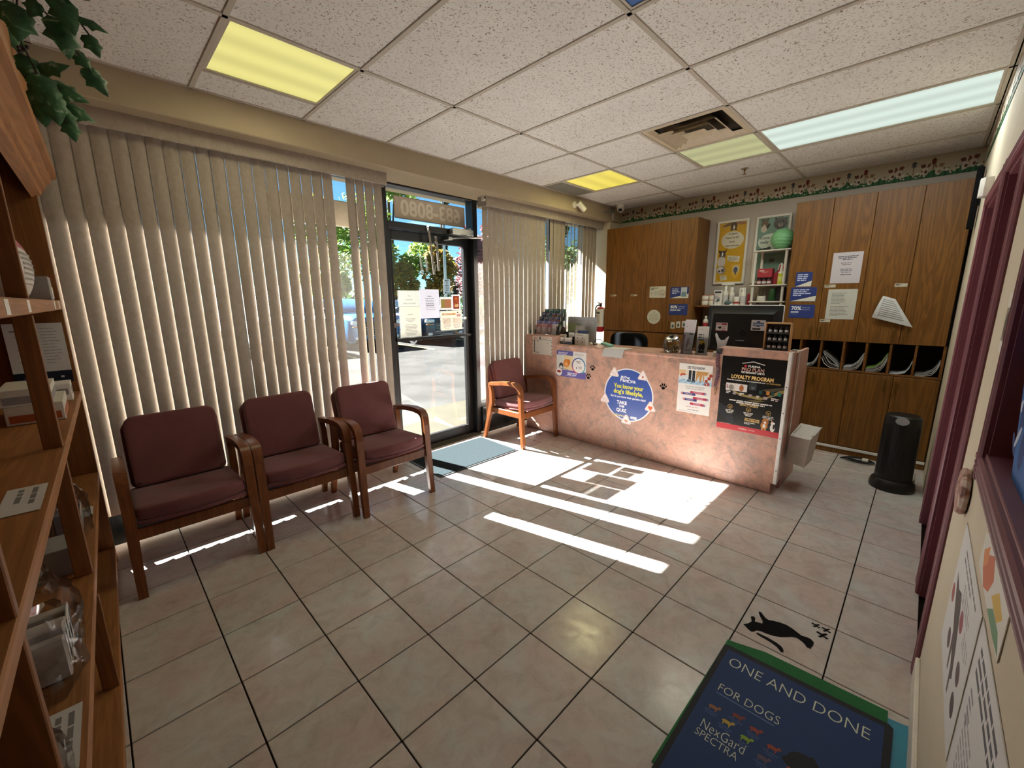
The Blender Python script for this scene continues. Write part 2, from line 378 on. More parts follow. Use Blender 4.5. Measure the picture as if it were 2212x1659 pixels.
# ---- floor: dark grout bed and every ceramic tile by itself
floor = struct('floor', B().box(XL-.12, XB+.1, YR-.14, 3.63, -.12, -.0065), 'grout')
TS = .335; G = .0026
xs = [.2171+TS*k for k in range(-3, 17)]; ys = [3.1176-TS*k for k in range(-2, 12)]
full = None
for i in range(len(xs)-1):
    for j in range(len(ys)-1):
        x0, x1, y1, y0 = xs[i]+G, xs[i+1]-G, ys[j]-G, ys[j+1]+G
        cx0, cx1, cy0, cy1 = max(x0, XL), min(x1, XB), max(y0, YR), min(y1, 3.5)
        if cx1-cx0 < .015 or cy1-cy0 < .015: continue
        whole = (cx0, cx1, cy0, cy1) == (x0, x1, y0, y1)
        hx, hy = (cx1-cx0)/2, (cy1-cy0)/2
        if whole and full: me = full
        else:
            me = B().box(-hx, hx, -hy, hy, -.010, 0, .0016).mesh('floor_tile', 'floor_ceramic')
            if whole: full = me
        o = bpy.data.objects.new('floor_tile', me); C.objects.link(o); o.parent = floor; o.location = (cx0+hx, cy0+hy, rnd.uniform(-.0005, 0))

# ---- ceiling: slab, T-bars and lay-in tiles
ceil = struct('ceiling', B().box(XL-.1, XB+.1, YR-.14, 3.62, ZC+.05, ZC+.12), 'white_paint')
gx = [.594+.61*k for k in range(-1, 8)]; gy = [-.142, 1.077, 2.296]
def tee(x0, x1, y0, y1): B().box(x0, x1, y0, y1, ZC-.006, ZC+.012, .001).put('ceiling_tee', 'tee_metal', ceil)
for x in gx: tee(x-.012, x+.012, YR, 3.15)
for y in gy: tee(XL, XB, y-.012, y+.012)
tee(XL, XB, YR, -.146); tee(XL, XB, 3.135, 3.15); tee(XB-.015, XB, YR, 3.15); tee(3.046, 4.242, 1.675, 1.699)
tee(.606, 1.192, 2.866, 2.884); tee(3.656, 4.242, 2.866, 2.884)
cells = {}
for i, x in enumerate([XL]+gx):
    x1 = (gx+[XB])[i]
    for j, y in enumerate(gy):
        y1 = (gy+[3.15])[j+1]; k = i-2          # k = cell number counted from x = .594
        if (k, j) in ((5, 0), (1, 0)): continue  # light troffers
        if (k, j) in ((4, 1), (5, 1)): y = 1.687
        if (k, j) in ((0, 2), (5, 2)): y = 2.875
        mt = 'tile_grey' if (k, j) == (5, 2) else 'ceiling_fibre'
        hx, hy = (x1-x)/2-.008, (y1-y)/2-.006
        if hx < .03: continue
        key = (round(hx, 3), round(hy, 3), mt)
        if key not in cells: cells[key] = B().box(-hx, hx, -hy, hy, 0, .015, .003).mesh('ceiling_tile', mt)
        o = bpy.data.objects.new('ceiling_tile', cells[key]); C.objects.link(o); o.parent = ceil; o.location = ((x+x1)/2, (y+y1)/2, ZC+rnd.uniform(0, .0015))

# ---- walls
plain('wall_taupe', '#b9b0a6', .75, vary=.03, scale=6)
struct('wall_back', B().box(XB, XB+.1, YR-.13, 3.7, -.1, 2.9), 'wall_taupe')
struct('wall_left', B().box(XL-.1, XL, YR-.13, 3.7, -.1, 2.9), 'wall_cream')
wf = B()
wf.box(XL, XB, 3.15, 3.62, 2.53, ZC+.06, .006)           # bulkhead over the windows
struct('wall_front', wf, 'wall_tan')
struct('trim_1', B().box(XL-.1, XB+.1, 3.5, 3.9, 2.562, 2.95), 'wall_tan')     # header and facade over the glass
struct('trim_2', B().box(5.085, XB, 3.18, 3.70, -.1, 2.53), 'wall_cream')          # pier at the end of the windows
wr = B()
wt0, wt1 = -.29, YR
OP = [(2.20, 2.82, 2.03), (2.95, 3.78, 2.03)]; IW = (.70, 1.63, 1.085, 1.93)
for x0, x1, z0, z1 in ((XL-.1, IW[0], -.1, 2.9), (IW[0], IW[1], -.1, IW[2]), (IW[0], IW[1], IW[3], 2.9), (IW[1], 2.20, -.1, 2.9), (2.20, 2.82, 2.03, 2.9), (2.82, 2.95, -.1, 2.9), (2.95, 3.78, 2.03, 2.9), (3.78, XB+.1, -.1, 2.9)):
    wr.box(x0, x1, wt0, wt1, z0, z1)
struct('wall_right', wr, 'wall_cream')
struct('trim_3', B().box(XL-.2, XB+.3, -.45, 3.9, 2.95, 3.4), 'wall_tan')     # roof slab over the room
struct('trim_4', B().box(-6, 12, 3.9, 4.92, 3.19, 3.4), 'wall_tan')              # canopy over the sidewalk
bb = struct('baseboard_right', B().box(XL, 2.115, YR, YR+.014, 0, .11, .003), 'white_paint')

# ---- purple doors, casings and the hatch window on the right wall
def casing(parent, a, b, width=.068):
    """moulded casing board from a to b (points on the wall surface along its inner edge, going away from the opening)"""
CAS = [(0, 0), (0, .010), (.006, .016), (.018, .016), (.021, .011), (.025, .011), (.028, .016), (.034, .016), (.037, .011), (.041, .011), (.044, .016), (.060, .013), (.066, .006), (.066, 0)]
def doorset(n, x0, x1, top, full):
    d = sempty('door_%d' % n, ((x0+x1)/2, YR, 0))
    b = B(); b.box(x1-.004-.02, x1, wt0, YR, 0, top); b.box(x0, x0+.02, wt0, YR, 0, top); b.box(x0+.02, x1-.024, wt0, YR, top-.02, top)
    b.put('jamb', 'purple_paint', d, True)
    s = B(); s.box(x1-.040, x1-.024, -.262, -.212, 0, top-.02, .003); s.box(x0+.02, x0+.034, -.262, -.212, 0, top-.02, .003); s.put('door_stop', 'purple_paint', d, True)
    l = B(); l.box(x0+.022, x1-.026, -.30, -.264, .008, top-.024, .002)
    for u0, u1 in ((.10, .46), (.54, .90)):
        for z0, z1 in ((.2, .95), (1.1, 1.85)):
            w = x1-x0; l.box(x0+w*u0, x0+w*u1, -.267, -.260, z0, z1, .004)
    leaf = l.put('door_leaf', 'purple_paint', d, True)
    B().ball((x0+.09, -.225, 1.0), .026).cyl((x0+.09, -.262, 1.0), (x0+.09, -.235, 1.0), .012).put('door_knob', 'brass', leaf, True)
    far = B().prism([(u, v) for u, v in CAS], (x1-.006, YR, .0), X_, Y_, Z_*(top+.05)); far.put('casing', 'purple_paint', d, True)
    if full: B().prism([(u, v) for u, v in CAS], (x0+.006, YR, 0), -X_, Y_, Z_*(top+.05)).put('casing', 'purple_paint', d, True)
    else: B().prism([(u*.9, v) for u, v in CAS], (x0+.006, YR, 0), -X_, Y_, Z_*(top+.05)).put('casing', 'purple_paint', d, True)
    B().prism([(u, v) for u, v in CAS], (x0-.06, YR, top-.006), Z_, Y_, X_*(x1-x0+.12)).put('head_casing', 'purple_paint', d, True)
doorset(2, 2.20, 2.82, 2.03, True); doorset(3, 2.95, 3.78, 2.03, False)
w3 = sempty('window_3', (1.3, YR, IW[2]))
x0, x1, z0, z1 = IW
b = B(); b.box(x0, x0+.018, wt0, YR, z0, z1); b.box(x1-.018, x1, wt0, YR, z0, z1); b.box(x0, x1, wt0, YR, z1-.018, z1); b.box(x0, x1, wt0, YR+.004, z0-.002, z0+.018, .002)
b.put('window_jamb', 'purple_paint', w3, True)
for (O, U, V, N) in (((x1-.006, YR, z0-.06), X_, Y_, Z_*(z1-z0+.12)), ((x0+.006, YR, z0-.06), -X_, Y_, Z_*(z1-z0+.12)), ((x0-.06, YR, z1-.006), Z_, Y_, X_*(x1-x0+.12)), ((x0-.06, YR, z0+.006), -Z_, Y_, X_*(x1-x0+.12))):
    B().prism(CAS, O, U, V, N).put('casing', 'purple_paint', w3, True)
b = B()
for k, off in enumerate((.0, .014, .028)):
    y = -.215-.02*k; i = .018+off
    b.box(x1-i-.014, x1-i, y-.02, y, z0+.018, z1-.018); b.box(x0+i, x0+i+.014, y-.02, y, z0+.018, z1-.018); b.box(x0+i, x1-i, y-.02, y, z0+.018+off, z0+.032+off)
b.put('stepped_stop', 'purple_paint', w3, True)
B().box(x0+.02, x1-.02, -.268, -.262, z0+.02, z1-.02).put('pane', 'window_glass', w3, True)

# ---- storefront glazing: windows 1 and 2 and the entrance door
for n, (a, b_, mull) in ((1, (XL, 1.93, [.72])), (2, (3.02, 5.09, [4.29]))):
    w = sempty('window_%d' % n, ((a+b_)/2, YG, .31))
    f = B(); f.box(a, b_, 3.5, 3.62, .305, .349, .003); f.box(a, b_, 3.5, 3.62, 2.515, 2.562, .003); f.put('window_frame', 'black_metal', w, True)
    edges = [a]+[q for q in mull]+[b_]
    for q in mull: B().box(q, q+.05, 3.5, 3.62, 0.349, 2.515, .003).put('mullion', 'black_metal', w, True)
    for i in range(len(edges)-1):
        B().box(edges[i]+(.05 if i else 0), edges[i+1], YG-.003, YG+.003, 0.349, 2.515).put('pane', 'window_glass', w, True)
    B().box(a, b_, 3.47, 3.60, -.03, .31, .004).put('base_panel', 'black_panel', w, True)
d1 = sempty('door_1', (2.47, YG, 0))
f = B(); f.box(1.93, 1.98, 3.5, 3.62, -.03, 2.562, .003); f.box(2.96, 3.02, 3.5, 3.62, -.03, 2.562, .003); f.box(1.98, 2.96, 3.5, 3.62, 2.515, 2.562, .003); f.box(1.98, 2.96, 3.5, 3.62, 2.155, 2.212, .003)
f.put('door_frame', 'black_metal', d1, True)
B().box(1.98, 2.96, YG-.003, YG+.003, 2.212, 2.515).put('transom_pane', 'window_glass', d1, True)
l = B(); l.box(1.984, 2.041, 3.563, 3.607, .012, 2.150, .003); l.box(2.876, 2.956, 3.563, 3.607, .012, 2.150, .003); l.box(2.041, 2.876, 3.563, 3.607, 2.064, 2.150, .003); l.box(2.041, 2.876, 3.563, 3.607, .012, .118, .003)
leaf = l.put('door_leaf', 'black_metal', d1, True)
B().box(2.041, 2.876, YG-.003, YG+.003, .118, 2.064).put('door_pane', 'window_glass', leaf, True)
B().box(2.02, 2.92, 3.535, 3.562, 1.128, 1.158, .004).cyl((2.925, 3.55, 1.143), (2.965, 3.55, 1.143), .012, .010).put('push_bar', 'black_metal', leaf, True)
B().cyl((2.012, 3.563, 1.285), (2.012, 3.548, 1.285), .022).cyl((2.012, 3.548, 1.285), (2.012, 3.542, 1.285), .012).put('lock_cylinder', 'chrome', leaf, True)
B().box(2.868, 2.874, 3.545, 3.575, 1.31, 1.335).ball((2.871, 3.556, 1.322), .011).put('latch_stud', 'white_plastic', leaf, True)
B().box(1.95, 2.99, 3.46, 3.64, -.004, .012, .004).put('threshold', 'concrete', d1, True)
B().ball((3.005, 3.47, .014), .024, .02, .016).put('door_stop', 'white_plastic', d1, True)
# glazed sign bands (cream panels seen from behind, numerals mirrored)
sb = B().box(2.09, 2.912, 3.566, 3.578, 2.255, 2.452, .006); sbo = sb.put('sign_panel', 'white_paint', d1, True)
plain('sign_back', '#d6cab4', .7)
sbo.data.materials[0] = MATS['sign_back']
p = P((2.09, 3.566, 2.255), X_, Z_); p.text('683-8080', .41, .035, .132, '#f6efdd', w=.69, mirror=True, bold=.004); p.put('numerals', sbo)
B().box(1.0, 1.78, 3.566, 3.578, 2.12, 2.325, .006).put('sign_panel', 'sign_back', bpy.data.objects['window_1'], True)

# ---- outside ground
struct('trim_5', B().box(-12, 40, 3.62, 5.0, -.2, -.03, .01), 'concrete')
for k in range(-4, 20): pass
struct('trim_6', B().box(-40, 90, 5.0, 70, -.3, -.10), 'asphalt')
for x in (5.2, 7.95, 10.7): tag(B().box(x, x+.1, 11.6, 17, -.10, -.094).put('parking_line', plain('line_yellow', '#c9a94a', .9)), 'yellow painted stall line on the asphalt '+{5.2: 'beside the white van', 7.95: 'between the two parked cars', 10.7: 'right of the dark parked car'}[x], 'parking line', 'painted stall lines')

# ================================================================ CEILING FIXTURES
def troffer(name, label, x0, x1, y0, y1, mat, watts=0, col=(1, 1, 1), group='ceiling troffers'):
    t = T(name, label, 'light', ((x0+x1)/2, (y0+y1)/2, ZC), group=group)
    w = .013; b = B()
    for q in ((x0, x0+w, y0, y1), (x1-w, x1, y0, y1), (x0+w, x1-w, y0, y0+w), (x0+w, x1-w, y1-w, y1)): b.box(*q, ZC-.002, ZC+.012, .001)
    b.put('frame', 'tee_metal', t, True)
    B().box(x0+w, x1-w, y0+w, y1-w, ZC+.004, ZC+.010).put('diffuser', mat, t, True)
    if watts:
        li = bpy.data.lights.new('tube_light', 'AREA'); li.shape = 'RECTANGLE'; li.size = x1-x0-.06; li.size_y = y1-y0-.06; li.energy = watts; li.color = col
        lo = bpy.data.objects.new('tube_light', li); C.objects.link(lo); lo.parent = t; lo.location = (0, 0, -.008)
    B().box(x0+.006, x1-.006, y0+.006, y1-.006, ZC+.0105, ZC+.045).put('housing', 'white_paint', t, True)
    return t
troffer('ceiling_light', 'square pale yellow ceiling light panel above the row of three chairs', .606, 1.192, 2.308, 2.866, 'diffuser_yellow', 1, (1, 0.93, 0.62))
troffer('ceiling_light', 'square deep yellow ceiling light panel near the security cameras', 3.656, 4.242, 2.308, 2.866, 'diffuser_gold', 1.5, (1, 0.9, 0.45))
troffer('ceiling_light', 'square dim greenish ceiling light panel beside the air diffuser', 3.656, 4.242, 1.089, 1.675, 'diffuser_dim', 1, (1, 0.98, 0.8))
troffer('ceiling_light', 'long bright white fluorescent ceiling light panel by the right wall', 3.656, 4.242, -.130, 1.065, 'diffuser_white', 3.5, (0.93, 1, 0.96))
troffer('ceiling_light', 'dark blue ceiling light cover at the top edge of the photo', 1.216, 1.802, -.130, 1.065, 'diffuser_blue')
v = T('ceiling_vent', 'square cream air diffuser with nested vanes in the ceiling', 'vent', (3.339, 1.382, ZC))
b = B(); b.bm = b.bm
def ringbox(b, cx, cy_, h0, h1, z0, z1):
    """sloping square ring from half size h0 at z0 to h1 at z1"""
    A = [b.bm.verts.new((cx+sx*h0, cy_+sy*h0, z0)) for sx, sy in ((-1, -1), (1, -1), (1, 1), (-1, 1))]
    D = [b.bm.verts.new((cx+sx*h1, cy_+sy*h1, z1)) for sx, sy in ((-1, -1), (1, -1), (1, 1), (-1, 1))]
    for i in range(4): b.bm.faces.new((A[i], A[(i+1) % 4], D[(i+1) % 4], D[i]))
ringbox(b, 3.339, 1.382, .293, .262, ZC-.002, ZC-.002); ringbox(b, 3.339, 1.382, .262, .238, ZC-.002, ZC+.02); b.put('rim', 'ivory_enamel', v, True)
b = B()
ringbox(b, 3.339, 1.382, .205, .150, ZC-.018, ZC+.026); b.put('vane', 'ivory_enamel', v, True)
b = B(); ringbox(b, 3.339, 1.382, .140, .092, ZC-.020, ZC+.022); b.put('vane', 'ivory_enamel', v, True)
b = B(); ringbox(b, 3.339, 1.382, .082, .004, ZC-.020, ZC+.015); b.put('vane', 'ivory_enamel', v, True)
B().box(3.05, 3.63, 1.093, 1.671, ZC+.03, ZC+.045).put('duct_box', 'black_plastic', v, True)
s = T('fire_sprinkler', 'small metal sprinkler head hanging from the ceiling', 'sprinkler', (4.56, 1.41, ZC))
B().lathe([(.008, 0), (.034, 0), (.034, -.004), (.012, -.008)], n=16).put('escutcheon', 'steel', s)
b = B(); b.cyl((0, 0, -.006), (0, 0, -.022), .011, .009); b.tube([(-.009, 0, -.02), (-.013, 0, -.034), (0, 0, -.05)], .0025, 6); b.tube([(.009, 0, -.02), (.013, 0, -.034), (0, 0, -.05)], .0025, 6); b.put('body', 'brass', s)
B().cyl((0, 0, -.05), (0, 0, -.053), .016, .016, 12).put('deflector', 'brass', s)
# cameras
c = T('bullet_camera', 'white bullet security camera on the bulkhead over the blinds', 'camera', (4.235, 3.15, 2.61))
B().cyl((0, 0, 0), (0, -.018, 0), .036, .036, 20).put('base', 'white_plastic', c)
B().tube([(0, -.018, 0), (.012, -.04, -.004), (.03, -.05, -.008)], .013, 10).put('arm', 'white_plastic', c)
bo = B().cyl((.015, -.05, .02), (.100, -.085, -.06), .031, .031, 20).put('body', 'white_plastic', c)
B().cyl((.0995, -.0848, -.0595), (.1012, -.0855, -.0612), .024, .024, 16).put('lens', 'black_plastic', bo)
c = T('dome_camera', 'white turret security camera hanging at the ceiling corner', 'camera', (5.07, 3.02, ZC))
B().cyl((0, 0, 0), (0, 0, -.035), .056, .052, 24).put('base', 'white_plastic', c)
dm = B().ball((0, 0, -.05), .046).put('turret', 'white_plastic', c)
B().cyl((-.030, -.012, -.068), (-.036, -.015, -.078), .027, .022, 16).put('lens', 'black_plastic', dm)
c = T('junction_bracket', 'grey metal cable clamp at the corner beside the turret camera', 'bracket', (5.02, 3.15, 2.65))
B().box(-.03, .05, -.03, 0, -.03, .03, .004).put('box', 'steel', c)
B().tube([(-.03, -.02, .01), (-.10, -.025, -.03), (-.16, -.02, -.035)], .010, 8).tube([(.01, -.02, -.03), (-.06, -.04, -.05), (-.11, -.05, -.058)], .008, 8).put('clamp_arm', 'steel', c)
tag(B().tube([(5.06, 3.13, 2.66), (5.10, 3.145, 2.55), (5.31, 3.24, 2.5), (5.32, 3.24, 2.43)], .009, 8).put('conduit', 'steel'), 'thin grey conduit running down the corner beside the left cabinet', 'conduit')
# wallpaper border of puppies and birdhouses
def border(O, U, W, name, label):
    t = T(name, label, 'border', O); h = .18
    p = P(O, U, Z_, .0005); p.rect(0, 0, W, h, '#b3a68e'); p.up(); p.rect(0, 0, W, .006, '#1f3d2c'); q = random.Random(3)
    pts = [(0, 0)]; n = int(W/.012)
    pts += [(W*i/n, .048+.018*math.sin(i*.9)+q.uniform(-.012, .012)) for i in range(n+1)]+[(W, 0)]
    for i in range(1, len(pts)-2): p.poly([(pts[i][0], 0), (pts[i+1][0], 0), pts[i+1], pts[i]], ('#2f5a38', '#3a6840', '#264c30')[i % 3])
    p.up()
    for i in range(int(W/.028)):
        u = q.uniform(.01, W-.01); v_ = q.uniform(.012, .05); p.oval(u, v_, .007, .006, q.choice(['#d8c9b0', '#c9a7a0', '#cfc4a8']), 8)
    u = .05; k = 0
    def dog(u, v, f, c1):
        p.oval(u, v-.03, .021, .034, '#c2b7a4', 10); p.up(); p.oval(u, v+.010, .017, .020, '#bfb09a', 10); p.oval(u-.010*f, v+.016, .013, .015, c1, 8); p.oval(u-.021, v+.014, .008, .018, c1, 8, 25); p.oval(u+.021, v+.014, .008, .018, c1, 8, -25); p.oval(u+.006, v-.035, .010, .014, c1, 8); p.up(); p.oval(u, v+.002, .004, .003, '#2a1b16', 6)
    def house(u, v, c1, c2):
        p.rect(u-.0025, .04, u+.0025, v, '#6b5844'); p.rect(u-.013, v-.008, u+.013, v+.022, c1); p.poly([(u-.019, v+.020), (u+.019, v+.020), (u, v+.042)], c2); p.up(); p.oval(u, v+.005, .005, .005, '#1d1512', 8)
    while u < W-.05:
        dog(u, .088, 1, '#5a3024'); dog(u+.045, .098, -1, '#6b3a2a'); house(u+.14, .11, '#585a60', '#3a3c44')
        if u+.3 < W-.03: dog(u+.215, .086, 1, '#5a3024'); house(u+.265, .115, '#7a332a', '#5a231e'); dog(u+.30, .075, -1, '#8a6a4a')
        for z in (.08, .17, .35): 
            if u+z < W-.02: p.oval(u+z, .045, .014, .012, '#cfc6b2', 10)
        for q_ in (.10, .19, .33, .40): p.oval(u+q_, .052, .018, .016, '#b9ae9a', 10); p.oval(u+q_+.004, .060, .007, .007, '#6d4a38', 8)
        u += .455
    p.put('printed_paper', t)
    return t
border((XB-.001, 3.18, 2.53), -Y_, 3.345, 'wallpaper_border', 'wallpaper border of puppies and birdhouses along the top of the back wall')
border((5.10, YR+.001, 2.53), -X_, 3.4, 'wallpaper_border', 'wallpaper border strip along the top of the right wall')

# ================================================================ VERTICAL BLINDS
def slat(parent, x, z0, z1, a0, a1, w=.0775, curve=.007):
    """one vane: a0 / a1 = turn (degrees) at the top and the bottom"""
    nz = 12; nw = 4
    def f(u, t):
        a = R(a0+(a1-a0)*t); s_ = (u-.5)*w; d = -curve*(1-(2*u-1)**2)
        return (x+s_*math.cos(a)-d*math.sin(a), 3.34+s_*math.sin(a)+d*math.cos(a), z1+(z0-z1)*t)
    b = B().grid(f, nw, nz); b.put('slat', 'blind_vinyl', parent, True)
def blind(label, x0, x1, xs_, zb):
    t = T('vertical_blind', label, 'blind', ((x0+x1)/2, 3.34, 2.5), group='vertical window blinds')
    b = B(); b.box(x0, x1, 3.272, 3.284, 2.436, 2.540, .004); b.box(x0, x0+.010, 3.284, 3.40, 2.436, 2.540, .003); b.box(x1-.010, x1, 3.284, 3.40, 2.436, 2.540, .003); b.box(x0, x1, 3.278, 3.30, 2.532, 2.542, .003)
    b.put('valance', 'blind_vinyl', t, True)
    B().box(x0+.015, x1-.015, 3.315, 3.365, 2.455, 2.50, .004).put('headrail', 'white_plastic', t, True)
    for x in (x0+.25, (x0+x1)/2, x1-.25): B().box(x-.012, x+.012, 3.30, 3.40, 2.50, 2.522).box(x-.012, x+.012, 3.36, 3.40, 2.50, 2.535).put('bracket', 'steel', t, True)
    for x, a0, a1 in xs_: slat(t, x, zb+rnd.uniform(-.004, .004), 2.452, a0, a1)
    return t
q = random.Random(11); L = []
for k in range(24):
    if k == 19: continue
    x = .03+.0765*k+(.024 if k > 19 else 0); a0, a1 = q.uniform(3, 6.5), q.uniform(9, 14)
    if k == 21: a0, a1 = 10, 34
    if k == 14: a0, a1 = 8, 17
    if k == 10: a0, a1 = 4, 16
    L.append((x, a0, a1))
for k in range(1, 6): L.append((.03-.0765*k, 3, 9))
blind('long cream vertical blind over the window left of the glass door', -.48, 1.868, L, .247)
L = []
for k in range(27):
    x = 2.985+.0765*k; a0, a1 = q.uniform(0, 3), q.uniform(4.5, 8)
    if k == 6: a0, a1 = 5, 11
    if k == 13: a0, a1 = 62, 66
    if k == 14: a0, a1 = 8, 14
    if 18 <= k <= 22: a0, a1 = q.uniform(38, 46), q.uniform(46, 56)
    L.append((x, a0, a1))
blind('cream vertical blind behind the reception counter, right of the glass door', 2.945, 5.075, L, .247)

# ================================================================ BOOKCASE on the left
bk = T('bookcase', 'tall stained pine display bookcase with crown moulding along the left wall', 'bookcase', (-.095, 3.255, 0), -math.atan(.0212))
LEN = 3.40; D = .315
# local: x = 0 front face (minus into depth), y = 0 far end, minus towards the viewer
b = B(); b.box(-D, 0, -.022, 0, 0, 2.5, .002); b.put('side_panel', 'shelf_wood' if 0 else 'pine_stained_upright', bk)
B().box(-D, -.03, -LEN+.022, -.022, .02, 2.5).bm
b = B(); b.box(-D-.008, -D, -LEN, 0, .02, 2.5); b.put('back_panel', 'pine_stained_upright', bk)
B().box(-D, 0, -2.335, -2.313, 0, 2.1, .002).put('side_panel', 'pine_stained_upright', bk)
B().box(-D, 0, -LEN, -LEN+.022, 0, 2.1, .002).put('side_panel', 'pine_stained_upright', bk)
for z0, z1 in ((.095, .48), (.575, .998), (1.045, 1.478), (1.53, 2.06)):
    B().box(-.048, -.003, -1.272, -1.25, z0, z1, .002).put('divider', 'pine_stained_upright', bk)
for z1, th in ((.095, .03), (.572, .034), (1.045, .036), (1.528, .046)):
    b = B(); b.box(-D, -.002, -LEN+.023, -.023, z1-.02, z1, .001); b.box(-.02, .002, -LEN+.023, -.023, z1-th, z1+.0005, .003)
    sh = b.put('shelf', 'pine_stained', bk)
    if z1 > 1.5:
        for y in (-.20, -.46, -1.36, -1.75): B().box(.002, .0028, y-.03, y+.03, z1-th+.006, z1-.004).put('shelf_label', 'paper', sh)
B().box(-.03, -.008, -LEN+.022, -.022, 0, .066).put('plinth', 'pine_stained', bk)
CR = [(-.02, 2.03), (.012, 2.052), (.018, 2.07), (.03, 2.078), (.036, 2.10), (.052, 2.112), (.060, 2.13), (.078, 2.14), (.080, 2.18), (.068, 2.195), (.060, 2.21), (.056, 2.30), (.050, 2.42), (.054, 2.50), (.050, 2.53), (-.02, 2.53)]
B().prism(CR, (0, -LEN, 0), X_, Z_, Y_*(LEN+.03)).put('crown', 'pine_stained', bk)
B().box(-D, -.02, -LEN, 0, 2.49, 2.51).put('top_board', 'pine_stained', bk)
# printed shelf cards held on the bookcase
def slip(w, h, M, rows=4, c='#d9d6cf', seed=1):
    pass

# ================================================================ CHAIRS
def make_chair(label, loc):
    t = T('waiting_chair', label, 'chair', loc, group='mauve oak waiting chairs')
    for s in (-1, 1):
        x = .272*s
        leg = [(x+.006*s, -.285, 0), (x+.004*s, -.268, .2), (x, -.252, .42), (x, -.246, .56)]
        B().tube(leg, [.82, .92, 1.0, 1.02], flat=(.048, .040, X_)).put('leg', 'chair_oak', t)
        arm = [(x, -.246, .558), (x, -.243, .598), (x, -.232, .628), (x, -.212, .648), (x, -.18, .658), (x, -.10, .662), (x, .02, .652), (x, .12, .636), (x, .185, .630), (x, .205, .618)]
        B().tube(arm, [1.02, 1.04, 1.08, 1.1, 1.08, 1.05, 1.0, .98, .95, .8], flat=(.048, .036, X_)).put('armrest', 'chair_oak', t)
        rear = [(x+.004*s, .290, 0), (x+.002*s, .235, .2), (x, .192, .35), (x, .172, .43), (x, .180, .55), (x, .196, .618)]
        B().tube(rear, [.8, .92, 1.05, 1.05, .95, .85], flat=(.042, .040, X_)).put('leg', 'chair_oak', t)
        B().box(x-.016-.012*s, x+.016-.012*s, -.235, .185, .312, .372, .004).put('side_rail', 'chair_oak', t)
    B().box(-.255, .255, -.262, -.238, .305, .368, .004).put('front_rail', 'chair_oak', t)
    B().box(-.255, .255, .150, .172, .315, .372, .004).put('rear_rail', 'chair_oak', t)
    def seat_outline(w, yb, yf, bow, n=9):
        p = [(-w, yb), (w, yb)]
        for i in range(n):
            a = 1-2*i/(n-1); p.append((w*a*(1 if abs(a) < 1 else .985), yf-bow*(1-a*a)))
        return [(u, v) for u, v in p]
    tl = .07
    U, V, N = X_, Vector((0, 1, -tl)), Vector((0, tl, 1))
    B().prism(seat_outline(.246, .165, -.268, .040), (0, 0, .370), U, V, N*.024, .008, 2).put('seat_pad', 'upholstery', t)
    B().prism(seat_outline(.25, .16, -.262, .050), (0, 0, .390), U, V, N*.076, .028, 4).put('seat_cushion', 'upholstery', t)
    def rr(w, h, r, r2=.03):
        o = []
        for cx, cz, rad, a0 in ((w-r, h-r, r, 0), (-w+r, h-r, r, 90), (-w+r2, r2, r2, 180), (w-r2, r2, r2, 270)):
            o += [(cx+rad*math.cos(R(a0+i*18)), cz+rad*math.sin(R(a0+i*18))) for i in range(6)]
        return o
    a = R(15); V = Vector((0, math.sin(a), math.cos(a))); N = Vector((0, -math.cos(a), math.sin(a)))
    B().prism(rr(.222, .415, .055), (0, .155, .452), X_, V, N*.062, .022, 4).put('back_cushion', 'upholstery', t)
    B().prism(rr(.236, .40, .06), (0, .163, .447), X_, V, N*-.030, .010, 3).put('back_panel', 'upholstery', t)
    return t
ch = make_chair('mauve chair with oak arms nearest the bookcase, leftmost of three', (.262, 3.0, 0))
dup(ch, (.862, 3.0, 0), 'mauve chair with oak arms in the middle of the row of three')
dup(ch, (1.459, 2.93, 0), 'mauve chair with oak arms beside the glass door, rightmost of three')
dup(ch, (3.222, 3.07, 0), 'mauve chair with sunlit oak frame standing alone against the counter', R(1.5))

# ================================================================ RECEPTION COUNTER
XC = 3.56
ct = T('reception_counter', 'pink and grey mottled laminate reception counter with raised ends', 'counter', (XC, 2.0, 0))
yl, y1, y2, yr = 3.295, 2.835, 1.165, .660
out = [(-yl, .088), (-yr, .088), (-yr, 1.118), (-y2, 1.118), (-y2, 1.022), (-y1, 1.022), (-y1, 1.118), (-yl, 1.118)]
B().prism(out, (XC, 0, 0), -Y_, Z_, X_*.03).put('front_panel', 'laminate', ct, True)
B().box(XC+.004, XC+.03, .695, yl, 0, .087, .002).put('toe_board', 'laminate', ct, True)
B().box(XC-.012, XC+.36, y2, y1, 1.0, 1.034, .014, 3).put('ledge', 'laminate', ct, True)
b = B(); b.box(XC+.031, XC+.42, y1, yl, 1.034, 1.12, .003); b.put('raised_end', 'laminate', ct, True)
b = B(); b.box(XC+.031, XC+.16, yr+.03, y2, 1.034, 1.12, .003); b.put('raised_end', 'laminate', ct, True)
b = B(); b.box(XC+.031, 3.70, yr, yr+.025, .09, 1.115); b.box(3.72, 4.20, yr+.004, yr+.028, .0, 1.10, .002); b.put('end_panel', 'laminate', ct, True)
b = B(); b.box(XC-.004, XC+.002, yr-.004, yr+.020, .09, 1.12, .001); b.box(XC-.004, XC+.030, yr-.005, yr-.0005, .09, 1.12, .001)
tr = b.put('corner_trim', 'white_gloss', ct, True)
for z in (.2, .46, .66, .86): B().ball((XC-.004, yr+.008, z), .004, u=8, v=6).put('screw', 'dark_plastic', tr, True)
B().box(XC+.031, 4.17, yr+.029, yl, .725, .752, .003).put('worktop', 'laminate', ct, True)
B().box(XC+.05, 4.16, yl-.03, yl-.005, 0, .724).put('end_panel', 'laminate', ct, True)

